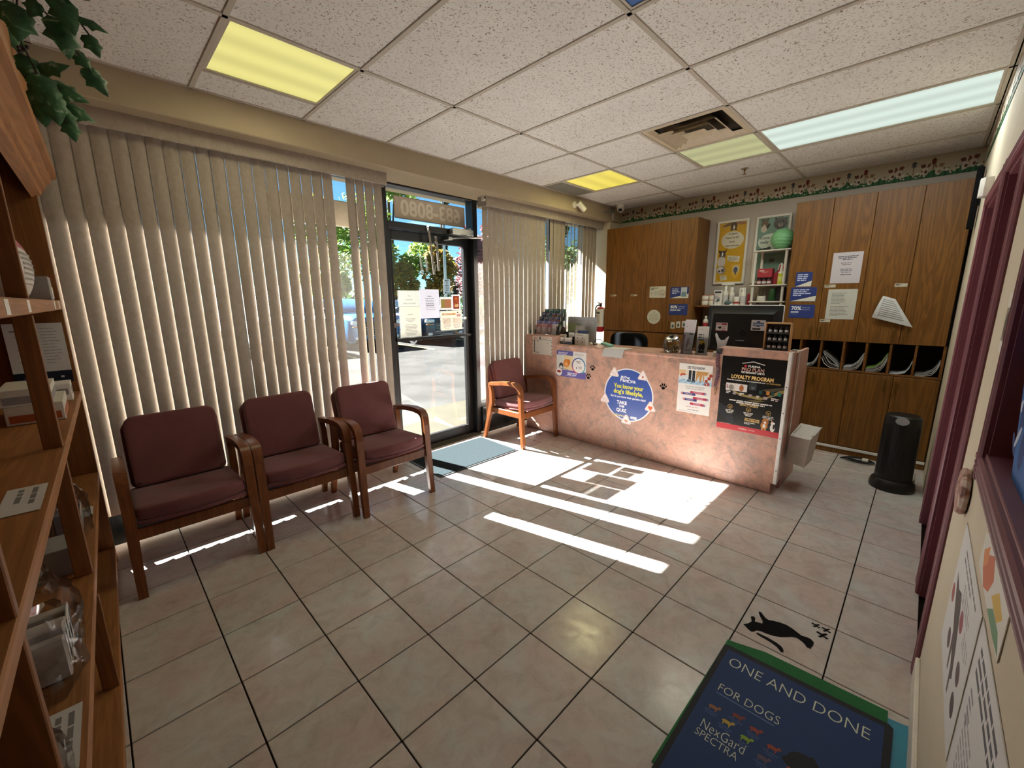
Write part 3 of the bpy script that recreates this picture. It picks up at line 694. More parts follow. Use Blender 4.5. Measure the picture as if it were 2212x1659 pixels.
# ================================================================ OAK CABINETS on the back wall
XF = 5.0
def handle(par, x, y, z, h=.125):
    b = B(); n = 14
    b.lathe([(.004+.0035*abs(math.sin(i*math.pi*3/n)), -h/2+h*i/n) for i in range(n+1)], (x-.026, y, z), 10)
    b.cyl((x, y, z-h*.36), (x-.026, y, z-h*.36), .004, n=8).cyl((x, y, z+h*.36), (x-.026, y, z+h*.36), .004, n=8)
    b.put('handle', 'brass', par, True)
def cabinet(name, label, y0, y1, z0, z1, doors, xf=XF, toe=0):
    """doors: list of (ya, yb, za, zb, handle y, handle z)"""
    t = T(name, label, 'cabinet', (xf, (y0+y1)/2, z0))
    b = B(); b.box(xf+.021, XB-.002, y0, y1, z0+toe, z1, .002)
    if toe: b.box(xf+.05, XB-.002, y0, y1, z0, z0+toe)
    b.put('carcass', 'oak_vertical', t, True)
    for ya, yb, za, zb, hy, hz in doors:
        d = B().box(xf, xf+.02, ya+.0018, yb-.0018, za+.0015, zb-.0015, .002).put('door', 'oak_vertical', t, True)
        if hy is not None: handle(d, xf, hy, hz)
    return t
zc0, zc1 = 1.098, 2.415
cabinet('wall_cabinet', 'oak wall cabinet with four doors left of the framed posters', 1.975, 3.165, zc0, zc1,
        [(2.888, 3.165, zc0, zc1, 2.922, 1.195), (2.572, 2.888, zc0, zc1, 2.85, 1.195), (2.288, 2.572, zc0, zc1, 2.328, 1.19), (1.975, 2.288, zc0, zc1, 2.25, 1.19)])
cabinet('wall_cabinet', 'oak wall cabinet with four doors over the magazine slots by the right wall', -.145, 1.045, zc0, zc1,
        [(.748, 1.045, zc0, zc1, .80, 1.175), (.446, .748, zc0, zc1, .72, 1.185), (.145, .446, zc0, zc1, .192, 1.18), (-.145, .145, zc0, zc1, .112, 1.18)])
cabinet('base_cabinet', 'oak base cabinet behind the black office chair', 1.975, 3.165, 0, zc0-.004,
        [(2.888, 3.165, .09, 1.085, None, 0), (2.572, 2.888, .09, 1.085, None, 0), (2.288, 2.572, .09, 1.085, 2.328, 1.0), (1.975, 2.288, .09, 1.085, 2.25, 1.0)], toe=.08)
# right base unit with the row of slots
t = T('base_cabinet', 'oak base cabinet with a row of magazine slots above its doors', 'cabinet', (XF, .44, 0))
b = B(); b.box(XF+.021, XB-.002, -.16, 1.045, .08, .812, .002); b.box(XF+.0, XB-.002, -.16, 1.045, 0, .078); b.put('carcass', 'oak_vertical', t, True)
b = B(); b.box(XF-.005, XF, -.16, 1.045, .05, .076, .002); b.put('toe_trim', 'white_gloss', t, True)
for ya, yb, hy in ((.778, 1.045, .82), (.46, .778, .722), (.138, .46, .192), (-.155, .138, .115)):
    d = B().box(XF, XF+.02, ya+.0018, yb-.0018, .082, .808, .002).put('door', 'oak_vertical', t, True); handle(d, XF, hy, .725, .115)
B().box(XF+.004, XB-.004, -.16, 1.045, .812, .830, .002).put('slot_floor', 'oak_horizontal', t, True)
B().box(XB-.03, XB-.004, -.16, 1.045, .83, 1.096).put('back_panel', 'cabinet_dark', t, True)
SL = [-.147, .025, .190, .356, .522, .697, .865, 1.035]
for y in SL: B().box(XF+.004, XB-.03, y-.009, y+.009, .83, 1.096, .002).put('slot_divider', 'oak_horizontal', t, True)
# open recess between the two cabinets: counter and two shelves
t = T('recess_shelving', 'dark oak shelving set between the two oak cabinets', 'shelf', (5.06, 1.51, 0))
b = B(); b.box(5.06, XB-.002, 1.05, 1.972, 0, .90); b.put('lower_case', 'oak_vertical', t, True)
for z in (.92, 1.18, 1.432): B().box(5.04, XB-.002, 1.05, 1.972, z-.02, z, .002).put('shelf', 'oak_horizontal', t, True)

# ================================================================ PRINTED THINGS
NX = (-Y_, Z_)      # faces the viewer side (-x): right is -y
def sheet(name, label, cat, O, U, V, w, h, base='#e4e2dc', t=.0012, r=0, mat='paper', group=None, gloss=False, pts=None):
    """thin board with its own print; returns thing, print"""
    O, U, V = Vector(O), Vector(U).normalized(), Vector(V).normalized(); N = U.cross(V)
    th = T(name, label, cat, O, group=group)
    if pts is None:
        pts = [(0, 0), (w, 0), (w, h), (0, h)]
        if r:
            pts = []
            for cx, cy_, a0 in ((w-r, h-r, 0), (r, h-r, 90), (r, r, 180), (w-r, r, 270)): pts += [(cx+r*math.cos(R(a0+i*18)), cy_+r*math.sin(R(a0+i*18))) for i in range(6)]
    B().prism(pts, O, U, V, N*t).put('sheet', mat, th, True)
    p = P(O+N*t, U, V, .0003); p.poly(pts, base); p.up(); p.mat = 'print_gloss' if gloss else 'print'
    return th, p
def fin(th, p): p.put('printing', th, True, p.mat)
X0 = XC-.0005
def at(y, z, x=X0): return (x, y, z)

# --- round sticker on the counter
th, p = sheet('round_sticker', 'large round blue sticker with a quiz on the counter front', 'sticker', at(1.956, .597), *NX, 0, 0, '#e9eaee', pts=[(.262*math.cos(2*math.pi*i/48), .262*math.sin(2*math.pi*i/48)) for i in range(48)], gloss=True)
p.oval(0, 0, .250, .250, '#3f5aa6', 48); p.up()
p.text('MyDog', -.035, .163, .022, '#e8ecf4', bold=.001); p.text('Pers', -.045, .127, .034, '#e8ecf4', bold=.0015); p.ring(.012, .137, .012, .017, '#e8ecf4'); p.text('na', .052, .127, .034, '#e8ecf4', bold=.0015)
p.text('You know your', .0, .062, .040, '#e3e04f', w=.315, bold=.002); p.text("dog's lifestyle,", .0, .008, .040, '#e3e04f', w=.315, bold=.002)
p.text('But do you know their parasite risks?', .0, -.034, .019, '#e8ecf4', w=.375, bold=.0008)
p.text('TAKE', -.062, -.098, .031, '#f0f2f6', bold=.002); p.text('THE', -.062, -.131, .022, '#f0f2f6', bold=.0012); p.text('QUIZ', -.062, -.175, .031, '#f0f2f6', bold=.002)
p.text('MyDogPersona.ca', -.06, -.222, .016, '#e3d86a', w=.17, bold=.0006); p.rect(.04, -.228, .105, -.203, '#eef0f2', .004); p.up(); p.text('elanco', .072, -.222, .014, '#3f5aa6', w=.05)

def tri(u, v, s, icon):
    q = [];
    for a0, in ((90,), (210,), (330,)):
        for i in range(5):
            a = a0-60+i*30; q.append((u+s*.72*math.cos(R(a0))+s*.24*math.cos(R(a)), v+s*.72*math.sin(R(a0))+s*.24*math.sin(R(a))))
    p.poly(q, '#ece6e4'); p.up(); q2 = [(u+(a-u)*.86, v+(b-v)*.86) for a, b in q]; q3 = [(u+(a-u)*.80, v+(b-v)*.80) for a, b in q]
    p.poly(q2, '#d98d86'); p.up(); p.poly(q3, '#efe6e2'); p.up(); icon(u, v-.006)
def worm(u, v): p.ring(u-.012, v, .009, .012, '#b87f7a', 10, 20, 300); p.ring(u+.010, v-.004, .009, .012, '#b87f7a', 10, 200, 480)
def tickm(u, v): p.oval(u, v, .008, .012, '#c8574a', 10)
def heart(u, v): p.oval(u-.010, v+.006, .013, .013, '#e0643c', 12); p.oval(u+.010, v+.006, .013, .013, '#e0643c', 12); p.poly([(u-.022, v+.002), (u, v-.026), (u+.022, v+.002)], '#e0643c')
def bug(u, v): p.oval(u, v, .020, .009, '#d4673f', 12, -15); p.rect(u-.008, v-.018, u-.006, v, '#d4673f'); p.rect(u+.006, v-.020, u+.008, v, '#d4673f')
tri(-.158, .203, .058, worm); tri(.145, .203, .058, tickm); tri(-.252, -.075, .058, worm); tri(.236, -.08, .06, heart); tri(-.006, -.252, .06, bug)
fin(th, p)
# --- black loyalty poster
W_, H_ = .452, .600
th, p = sheet('black_poster', 'black and gold loyalty programme poster on the right end of the counter', 'poster', at(1.129, .458), *NX, W_, H_, '#131313', gloss=True)
p.rect(0, 0, W_, .045, '#c0303a'); p.rect(0, .045, W_, .06, '#1c1c1c'); p.rect(.02, .045, .11, .048, '#8a8a8a')
p.poly([(0, .215), (.0, .13), (.10, .06), (.13, .06), (.10, .17)], '#22262a')
p.poly([(.02, .37), (.15, .29), (.30, .275), (W_, .355), (W_, .395), (.33, .30), (.16, .305)], '#8b7a4a'); p.poly([(.30, .36), (W_, .40), (W_, .375), (.34, .345)], '#4e4a3a'); p.poly([(.20, .265), (.34, .275), (.28, .255)], '#6f6238')
p.up()
p.poly([(.145, .553), (.226, .573), (.307, .553), (.303, .549), (.226, .566), (.149, .549)], '#d9d4cc')
p.rect(.165, .525, .182, .541, '#c8343c'); p.text('PURINA', .235, .526, .014, '#e8e6e0', w=.085, bold=.0008)
p.text('PRO PLAN', .226, .494, .026, '#cfa08e', w=.155, bold=.0006); p.text('VETERINARY DIETS', .226, .476, .013, '#e8e4dc', w=.165, bold=.0008)
p.text('LOYALTY PROGRAM', .226, .428, .028, '#e6c07a', w=.295, bold=.002); p.text('Feed the nutrition your vet recommends and', .185, .409, .010, '#e4e0d8', w=.27, bold=.0005); p.text('GET REWARDED', .375, .409, .010, '#c9a25a', w=.095, bold=.0003)
p.rect(.045, .325, .20, .385, '#d9d3cf'); p.up(); p.rect(.11, .325, .112, .385, '#8a8684'); p.oval(.085, .35, .02, .024, '#8d8780'); p.oval(.16, .352, .016, .026, '#a4623c'); p.rect(.05, .34, .062, .37, '#b27f88')
p.rect(.21, .345, .265, .405, '#33383b', .012); p.up(); p.oval(.24, .365, .014, .010, '#5f6668')
for u, c in ((.285, '#2b4a46'), (.335, '#c07c34'), (.365, '#274742'), (.41, '#2f7a68')): p.rect(u, .325, u+.022, .355, c)
for i, u in enumerate((.05, .10, .15, .215, .27, .32, .37, .40)): p.lines(u, u+.035, .318-.002*i, 2, .012, .008, '#b9a7a8' if i % 2 else '#cfcac4', i)
p.lines(.06, .405, .252, 2, .014, .009, '#d8d4cc', 5, True, 1)
p.text('HOW IT WORKS', .226, .212, .015, '#d9b878', w=.13, bold=.0006)
for i, u in enumerate((.09, .226, .365)):
    p.ring(u, .192-.004*i, .015, .018, '#b8954e', 20); p.oval(u, .188-.004*i, .006, .005, '#b8954e', 8); p.oval(u-.006, .196-.004*i, .002, .003, '#b8954e', 6); p.oval(u+.006, .196-.004*i, .002, .003, '#b8954e', 6); p.lines(u-.045, u+.045, .166-.003*i, 3, .011, .006, '#cfcac0', i+8, True, .9)
p.rect(.20, .085, .315, .122, '#1c1a14'); p.up(); p.text('JOIN TODAY AND', .258, .108, .011, '#e6c07a', w=.105, bold=.0006); p.text('START EARNING!', .258, .093, .011, '#e6c07a', w=.105, bold=.0006); p.lines(.205, .31, .085, 2, .010, .005, '#d8d4cc', 3)
p.oval(.345, .082, .024, .030, '#b5742e'); p.oval(.350, .118, .022, .020, '#b5742e'); p.oval(.334, .112, .007, .016, '#9a5a22'); p.oval(.367, .112, .007, .016, '#9a5a22'); p.rect(.328, .045, .340, .07, '#c98a42'); p.rect(.350, .045, .360, .07, '#c98a42'); p.up(); p.oval(.349, .108, .009, .009, '#e6ddd0'); p.oval(.345, .080, .010, .016, '#e6ddd0'); p.oval(.345, .119, .003, .003, '#1d1410', 6); p.oval(.356, .119, .003, .003, '#1d1410', 6)
p.oval(.402, .075, .016, .032, '#e2ddd6'); p.oval(.402, .112, .014, .013, '#e2ddd6'); p.poly([(.390, .115), (.392, .135), (.402, .122)], '#c9833f'); p.poly([(.414, .115), (.412, .135), (.402, .122)], '#2a2320'); p.oval(.410, .085, .007, .02, '#2a2320')
p.text('PURINA', .20, .016, .013, '#e9d3d3', w=.06); p.lines(.24, .33, .027, 1, .01, .007, '#d98f94', 4)
fin(th, p)
# --- did you know
W_, H_ = .279, .430
th, p = sheet('white_poster', 'white tick control poster with red and navy banners on the counter', 'poster', at(1.475, .534), *NX, W_, H_, '#e2dfda')
p.text('DID YOU KNOW?', .145, .388, .022, '#33343a', w=.145, bold=.0012)
p.rect(0, .255, W_, .375, '#c9d3d6'); p.up(); p.rect(0, .33, W_, .375, '#d8cfc0'); p.rect(0, .255, W_, .29, '#a8c4d8'); p.up()
p.poly([(0, .375), (.06, .375), (.05, .325), (.0, .325)], '#d7b98e'); p.rect(.085, .285, .108, .375, '#22262b', .006); p.rect(.116, .28, .139, .375, '#22262b', .006); p.rect(.075, .275, .108, .292, '#1a1c20', .006); p.rect(.112, .27, .142, .288, '#1a1c20', .006)
p.poly([(.15, .375), (.25, .37), (.235, .34), (.20, .345), (.19, .28), (.178, .28), (.175, .34), (.155, .29), (.145, .29)], '#bd8d52'); p.rect(.205, .29, .215, .345, '#bd8d52'); p.oval(.04, .335, .022, .008, '#b0463a'); p.oval(.02, .325, .008, .008, '#c8453e')
for u, v in ((.235, .295), (.255, .32), (.25, .27), (.268, .345), (.23, .27)): p.oval(u, v, .014, .014, '#a8402c')
for u in range(16): p.oval(.01+.017*u, .265+.012*(u % 3), .009, .005, '#7fa9c9' if u % 2 else '#6f93a8', 8)
p.up(); p.oval(.252, .295, .006, .006, '#e4e0da'); p.oval(.24, .268, .005, .005, '#e4e0da')
p.text('TICK CONTROL MAY BE NEEDED', .145, .228, .012, '#5d5f66', w=.165); p.text('WHEN YOU LEAST EXPECT IT', .145, .210, .012, '#5d5f66', w=.15)
for u0, u1, v, c in ((.11, .235, .185, '#b3344e'), (.04, .155, .168, '#3d3f78'), (.135, .255, .138, '#b3344e'), (.06, .17, .118, '#3d3f78'), (.115, .235, .085, '#b3344e')):
    p.rect(u0, v-.010, u1, v+.010, c, .004); e = u1 if c == '#b3344e' else u0; p.oval(e, v, .010, .010, '#a8344a' if c != '#b3344e' else '#3d3f78', 14); p.up(); p.oval(e, v, .005, .005, '#d8d4d0', 10); p.lines(u0+.015, u1-.018, v+.005, 2, .007, .003, '#cdb8c8', int(v*1000), True, .95)
p.lines(.03, .24, .058, 1, .01, .005, '#b8868c', 3, True, 1); p.lines(.07, .22, .034, 1, .01, .006, '#8d8f94', 5, True, 1); p.lines(.02, .20, .018, 2, .006, .003, '#b5b5b5', 6)
fin(th, p)
# --- purple offer card
W_, H_ = .390, .283
th, p = sheet('offer_card', 'purple and white puppy offer poster on the counter left of the round sticker', 'poster', at(2.838, .686), *NX, W_, H_, '#dcdad6')
p.rect(0, .235, .22, H_, '#5d5a96'); p.rect(0, .0, W_, .075, '#6a62a4'); p.rect(0, .075, .22, .235, '#cfd0cc'); p.rect(.105, .08, .22, .235, '#dcc9a0'); p.up()
p.lines(.02, .20, .266, 2, .016, .010, '#c9c6e0', 3); p.text('BRAVECTO', .30, .247, .016, '#77757c', w=.11); p.lines(.28, .38, .236, 1, .01, .005, '#9a9aa0', 4)
p.oval(.135, .15, .042, .045, '#d8863a'); p.oval(.165, .165, .02, .03, '#c46f2c'); p.oval(.065, .115, .030, .035, '#4b413e'); p.up(); p.oval(.065, .10, .018, .018, '#d9d4ce'); p.oval(.135, .14, .02, .02, '#e2a566'); p.rect(.01, .082, .16, .086, '#3b3330')
p.ring(.295, .135, .075, .088, '#4d7fb0', 40, 0, 110); p.ring(.295, .135, .075, .088, '#57559a', 30, 110, 190); p.ring(.295, .135, .075, .088, '#c8506a', 20, 190, 260); p.ring(.295, .135, .075, .088, '#5fb0b8', 20, 300, 360); p.oval(.295, .135, .075, .075, '#e6e4e0', 36); p.up()
p.lines(.26, .33, .185, 2, .014, .008, '#8f8f98', 2, True); p.text('99', .315, .10, .03, '#6d6d78'); p.oval(.27, .112, .007, .012, '#6d6d78', 8)
p.oval(.035, .045, .042, .042, '#e6e1dc'); p.up(); p.oval(.035, .05, .028, .014, '#8d2f2c')
p.lines(.15, .30, .052, 2, .018, .011, '#d9d6ea', 5); p.lines(.12, .36, .018, 1, .01, .005, '#a9a4cc', 7)
fin(th, p)
# --- taped notice with torn edges
th, p = sheet('taped_notice', 'off white map notice with dark torn edges taped under the brochure rack', 'notice', at(3.195, .90), *NX, .288, .207, '#cfcac0')
p.rect(0, .19, .288, .207, '#d8c3b4'); p.rect(.10, .165, .125, .20, '#6d665e'); p.rect(.13, .17, .27, .195, '#d2cdc2'); p.rect(.02, .02, .035, .165, '#5f5a54'); p.rect(.035, .018, .10, .024, '#5f5a54'); p.rect(.12, .165, .28, .169, '#6b665e'); p.up(); p.lines(.02, .09, .192, 3, .012, .006, '#b3705e', 4); p.lines(.14, .26, .19, 2, .01, .005, '#a09a90', 6)
for v in (.03, .07, .11, .15): p.rect(-.001, v, .008, v+.007, '#4e4a46'); p.rect(.278, v-.01, .289, v-.002, '#4e4a46')
p.poly([(.07, .15), (.08, .165), (.088, .15), (.078, .14)], '#4e4a46'); p.lines(.20, .26, .14, 1, .01, .012, '#b9b3a8', 5); fin(th, p)
# --- blank white paper folded over the ledge
t = T('loose_paper', 'blank white paper taped over the edge of the counter ledge', 'paper', (3.545, 2.12, 1.036))
b = B(); pr = [(3.70, 1.0365), (3.60, 1.0365), (3.556, 1.0362), (3.5475, 1.030), (3.545, 1.02), (3.537, .985), (3.530, .955)]
def ff(u, v):
    k = min(int(v*(len(pr)-1)), len(pr)-2); f = v*(len(pr)-1)-k; return (pr[k][0]*(1-f)+pr[k+1][0]*f, 2.225-.225*u+.022*v*(1 if u < .5 else 1), pr[k][1]*(1-f)+pr[k+1][1]*f)
b.grid(ff, 1, 12).put('sheet', 'paper_grey', t, True)
# --- paw decals
for y, z, lab in ((2.368, .818, 'upper black paw decal right of the purple offer poster'), (2.418, .724, 'lower black paw decal at the corner of the purple offer poster'), (1.609, .730, 'black paw decal between the round sticker and white poster')):
    th = T('paw_decal', lab, 'decal', at(y, z), group='paw decals'); b = B()
    for u, v, ru, rv, ro in ((0, -.012, .017, .014, 0), (-.024, .006, .007, .011, 25), (-.009, .020, .007, .012, 8), (.010, .020, .007, .012, -8), (.025, .006, .007, .011, -25)):
        b.prism([(u+ru*math.cos(a)*math.cos(R(ro))-rv*math.sin(a)*math.sin(R(ro)), v+ru*math.cos(a)*math.sin(R(ro))+rv*math.sin(a)*math.cos(R(ro))) for a in [2*math.pi*i/14 for i in range(14)]], at(y, z), -Y_, Z_, -X_*.0008)
    b.put('vinyl', 'vinyl_black', th, True)
# --- cards on the cabinets
XCb = XF-.0006
def card(name, label, yl_, yr_, z0, z1, base, r=.008, **k): return sheet(name, label, 'card', (XCb, yl_, z0), *NX, yl_-yr_, z1-z0, base, r=r, **k)
def navy(label, yl_, yr_, z0, z1, big=None, seed=1, pic=False):
    th, p = card('info_card', label, yl_, yr_, z0, z1, '#2f3d78'); w, h = yl_-yr_, z1-z0
    if big:
        p.text(big, .016, h*.60, h*.27, '#e6e8ee', align='L', bold=.0015); p.lines(w*.50, w*.92, h*.80, 2, h*.15, h*.06, '#8d97c0', seed); p.lines(.014, w*.85, h*.50, 1, .02, h*.10, '#d6d9e6', seed+1, fill=1); p.lines(.014, w*.4, h*.30, 1, .02, h*.04, '#5f6ea8', seed+2)
    else:
        p.poly([(.004, .002), (w-.004, .002), (w-.001, h*.40), (w*.4, h*.16)], '#d9d6c6'); p.lines(w*.10, w*(.55 if pic else .85), h*.86, 4, h*.13, h*.07, '#b9c1de', seed, fill=1)
        if pic: p.up(); p.rect(w*.58, h*.12, w*.90, h*.95, '#b9c2cc'); p.rect(w*.62, h*.15, w*.86, h*.55, '#6f8f9c')
    fin(th, p); return th
th, p = card('photo_card', 'white card with a faded pet photo on the left oak cabinet', 2.517, 2.308, 1.524, 1.660, '#cfccc0'); w, h = .209, .136
p.lines(.012, .12, .122, 2, .018, .011, '#7b8078', 2); p.oval(.16, .055, .05, .045, '#bdb6a8'); p.oval(.085, .055, .025, .035, '#b9bfb6'); p.up(); p.oval(.175, .04, .012, .006, '#7d756a'); p.lines(.015, .06, .07, 3, .016, .005, '#8f948c', 3); fin(th, p)
navy('navy information card with a product picture on the left oak cabinet', 2.250, 2.026, 1.514, 1.648, seed=4, pic=True)
navy('navy card reading 80 percent on the left oak cabinet', 2.252, 2.026, 1.316, 1.447, '80%', 5)
th, p = sheet('round_disc', 'round off white printed disc stuck on the left oak cabinet', 'card', (XCb, 2.443, 1.288), *NX, 0, 0, '#c9cabc', pts=[(.088*math.cos(2*math.pi*i/36), .088*math.sin(2*math.pi*i/36)) for i in range(36)])
p.oval(0, .058, .010, .007, '#8fa596', 10); p.lines(-.07, .07, .035, 6, .016, .006, '#a5a89a', 4, True); fin(th, p)
for yl_, yr_, z0, z1, lab in ((2.218, 2.170, 1.152, 1.230, 'small white sample card nearest the door handle of the left oak cabinet'), (2.150, 2.102, 1.166, 1.240, 'small white sample card, second from the handle on the left oak cabinet'), (2.082, 2.034, 1.172, 1.248, 'small white sample card partly behind the clear brochure pouch')):
    th, p = card('sample_card', lab, yl_, yr_, z0, z1, '#cfcdc4', .004, group='sample cards'); p.poly([(.012, .012), (.036, .012), (.040, .04), (.026, .055), (.014, .04)], '#4d5f60'); p.lines(.006, .042, .068, 1, .01, .005, '#8c8f88', 3); fin(th, p)
for yl_, yr_, z0, z1, lab in ((3.078, 2.988, 1.548, 1.569, 'narrow name strip on the left door of the left oak cabinet'), (2.776, 2.688, 1.548, 1.569, 'narrow name strip on the second door of the left oak cabinet'), (.736, .652, 1.603, 1.630, 'narrow name strip under the upper notice on the right oak cabinet'), (.238, .156, 1.597, 1.625, 'narrow name strip by the third door edge of the right oak cabinet'), (.736, .655, 1.278, 1.303, 'narrow name strip below the lower notice on the right oak cabinet')):
    th, p = card('name_strip', lab, yl_, yr_, z0, z1, '#c2bba8', 0, group='cabinet name strips'); p.lines(.006, yl_-yr_-.006, z1-z0-.006, 1, .01, .010, '#5d574c', 7, fill=1); fin(th, p)
navy('small navy card, topmost of three on the right oak cabinet', .978, .842, 1.617, 1.756, seed=11)
navy('wide navy card with cream wedge, middle of three on the right oak cabinet', 1.006, .792, 1.474, 1.610, seed=12)
navy('navy card reading 70 percent on the right oak cabinet', 1.000, .789, 1.312, 1.442, '70%', 13)
for z0, z1, lab, sd in ((1.640, 1.918, 'upper white typed notice on the right oak cabinet', 3), (1.307, 1.585, 'lower white typed list on the right oak cabinet', 9)):
    th, p = card('typed_notice', lab, .700, .482, z0, z1, '#c4bcc0' if sd == 3 else '#c2c0b6', 0)
    if sd == 3:
        p.lines(.03, .19, .245, 3, .014, .007, '#55525a', 2, True); p.lines(.05, .16, .185, 2, .014, .006, '#6b6870', 4, True); p.lines(.06, .16, .13, 3, .014, .006, '#6b6870', 6, True); p.lines(.03, .19, .08, 1, .01, .006, '#55525a', 8, True)
    else: p.lines(.03, .15, .245, 9, .012, .004, '#6f6d66', 2); p.lines(.03, .19, .12, 8, .012, .005, '#85827a', 5)
    fin(th, p)
t = T('curled_notice', 'curled white typed sheet hanging crooked on the right oak cabinet', 'paper', (XF, .22, 1.4))
b = B(); A_, B_, C_, D_ = Vector((XF-.004, .302, 1.522)), Vector((XF-.002, .217, 1.492)), Vector((XF-.012, .075, 1.252)), Vector((XF-.05, .353, 1.333))
b.grid(lambda u, v: (A_*(1-u)+B_*u)*(1-v)+(D_*(1-u)+C_*u)*v+Vector((-.035*math.sin(math.pi*v)*(1-.6*u)-.02*v*u, 0, 0)), 6, 8).put('sheet', 'paper_grey', t, True)
b = B()
for i in range(9):
    v = .12+.085*i; b.quad(*[(A_*(1-u)+B_*u)*(1-v2)+(D_*(1-u)+C_*u)*v2+Vector((-.035*math.sin(math.pi*v2)*(1-.6*u)-.02*v2*u-.0012, 0, 0)) for u, v2 in ((.12, v), (.85, v), (.85, v+.03), (.12, v+.03))])
plain('ink_grey', '#8d8a88', .8); b.put('printing', 'ink_grey', t, True)
# --- framed posters on the back wall
def framed(label, y0, z0, w, h, base):
    O = Vector((XB-.022, y0, z0)); t = T('framed_poster', label, 'poster', O)
    b = B(); f = .026
    for q in ((0, f, 0, h), (w-f, w, 0, h), (f, w-f, 0, f), (f, w-f, h-f, h)): b.box(XB-.024, XB-.001, y0-q[1], y0-q[0], z0+q[2], z0+q[3], .004)
    b.put('frame', 'white_plastic', t, True); B().box(XB-.012, XB-.002, y0-w+f, y0-f, z0+f, z0+h-f).put('backing', 'paper', t, True)
    p = P((XB-.0122, y0, z0), *NX, .0004); p.rect(f, f, w-f, h-f, base); p.up(); p.mat = 'print_gloss'; return t, p
t, p = framed('framed yellow puppy poster on the back wall beside the left cabinet', 1.884, 1.672, .338, .713, '#c79a1c')
p.oval(.11, .665, .055, .016, '#6a4a35', 16, 14); p.oval(.245, .672, .06, .016, '#9a6a48', 16, -8); p.oval(.178, .648, .036, .045, '#4a3629', 16); p.poly([(.14, .60), (.215, .60), (.20, .64), (.155, .64)], '#3f2f26'); p.up(); p.oval(.180, .625, .011, .03, '#c9bfb0', 12); p.oval(.165, .645, .004, .004, '#120d0a', 6); p.oval(.195, .645, .004, .004, '#120d0a', 6); p.oval(.18, .612, .009, .007, '#120d0a', 8)
p.oval(.175, .495, .120, .095, '#d3ccb6', 32); p.up(); p.text("A dog's", .175, .553, .022, '#3a3428', bold=.0006); p.text('heart is for', .175, .512, .022, '#3a3428', bold=.0006); p.text('love,', .175, .468, .022, '#3a3428', bold=.0006); p.text('not worms', .175, .424, .022, '#3a3428', bold=.0006)
p.poly([(.03, .395), (.05, .345), (.105, .345), (.135, .405), (.105, .38), (.06, .38)], '#2a2420'); p.oval(.08, .33, .035, .04, '#4a423c', 14); p.oval(.075, .26, .045, .06, '#c9c2b6', 16); p.up(); p.oval(.08, .335, .009, .035, '#d8d2c8', 10); p.oval(.08, .315, .008, .007, '#120d0a', 8)
p.poly([(.135, .325), (.275, .31), (.265, .245), (.145, .262)], '#d3ccb2'); p.up(); p.lines(.15, .26, .305, 4, .013, .006, '#8d8672', 5)
p.poly([(.19, .22), (.285, .225), (.275, .10), (.24, .06), (.20, .10)], '#d8a93a'); p.up(); p.oval(.24, .165, .035, .045, '#c9c3b8', 18); p.up(); p.oval(.238, .16, .024, .034, '#5a5a60', 14); p.oval(.236, .13, .009, .03, '#5a5a60', 10, 20)
p.oval(.08, .165, .05, .05, '#8d857a', 20); p.up(); p.oval(.072, .165, .036, .04, '#c9c2b8', 18); p.oval(.095, .16, .014, .018, '#4b443e', 10); p.oval(.06, .15, .014, .012, '#4b443e', 10)
p.ring(.07, .07, .034, .038, '#d8c68a', 20, 200, 380); p.poly([(.075, .10), (.145, .10), (.155, .05), (.08, .045)], '#cfc6aa'); p.up(); p.lines(.082, .148, .092, 3, .013, .006, '#8d8672', 9); p.put('printing', t, True, p.mat)
t, p = framed('framed green puppy and kitten poster on the back wall behind the white rack', 1.478, 1.672, .336, .713, '#6f8f7f')
p.oval(.085, .63, .035, .05, '#6b5c4a'); p.poly([(.05, .66), (.06, .69), (.08, .665)], '#4b3f34'); p.poly([(.10, .665), (.118, .69), (.12, .66)], '#4b3f34'); p.oval(.082, .575, .03, .035, '#c2b9a6'); p.poly([(.10, .60), (.135, .635), (.14, .615), (.115, .57)], '#2f2a26'); p.oval(.235, .62, .065, .06, '#4b4745'); p.poly([(.175, .655), (.18, .69), (.205, .67)], '#3a3634'); p.poly([(.265, .67), (.30, .68), (.29, .645)], '#3a3634'); p.up(); p.oval(.235, .605, .024, .022, '#8d827c'); p.oval(.235, .612, .008, .006, '#1a1513', 8); p.oval(.212, .64, .006, .006, '#171311', 8); p.oval(.258, .64, .006, .006, '#171311', 8); p.oval(.083, .615, .009, .008, '#c9bda8', 8)
p.oval(.16, .44, .125, .085, '#c3cdbf', 30); p.up(); p.text('Come', .10, .470, .026, '#39423c', bold=.0007); p.text('really', .10, .425, .026, '#39423c', bold=.0007)
p.oval(.19, .24, .03, .022, '#3c423e'); p.oval(.08, .36, .04, .012, '#3a3a34'); p.put('printing', t, True, p.mat)
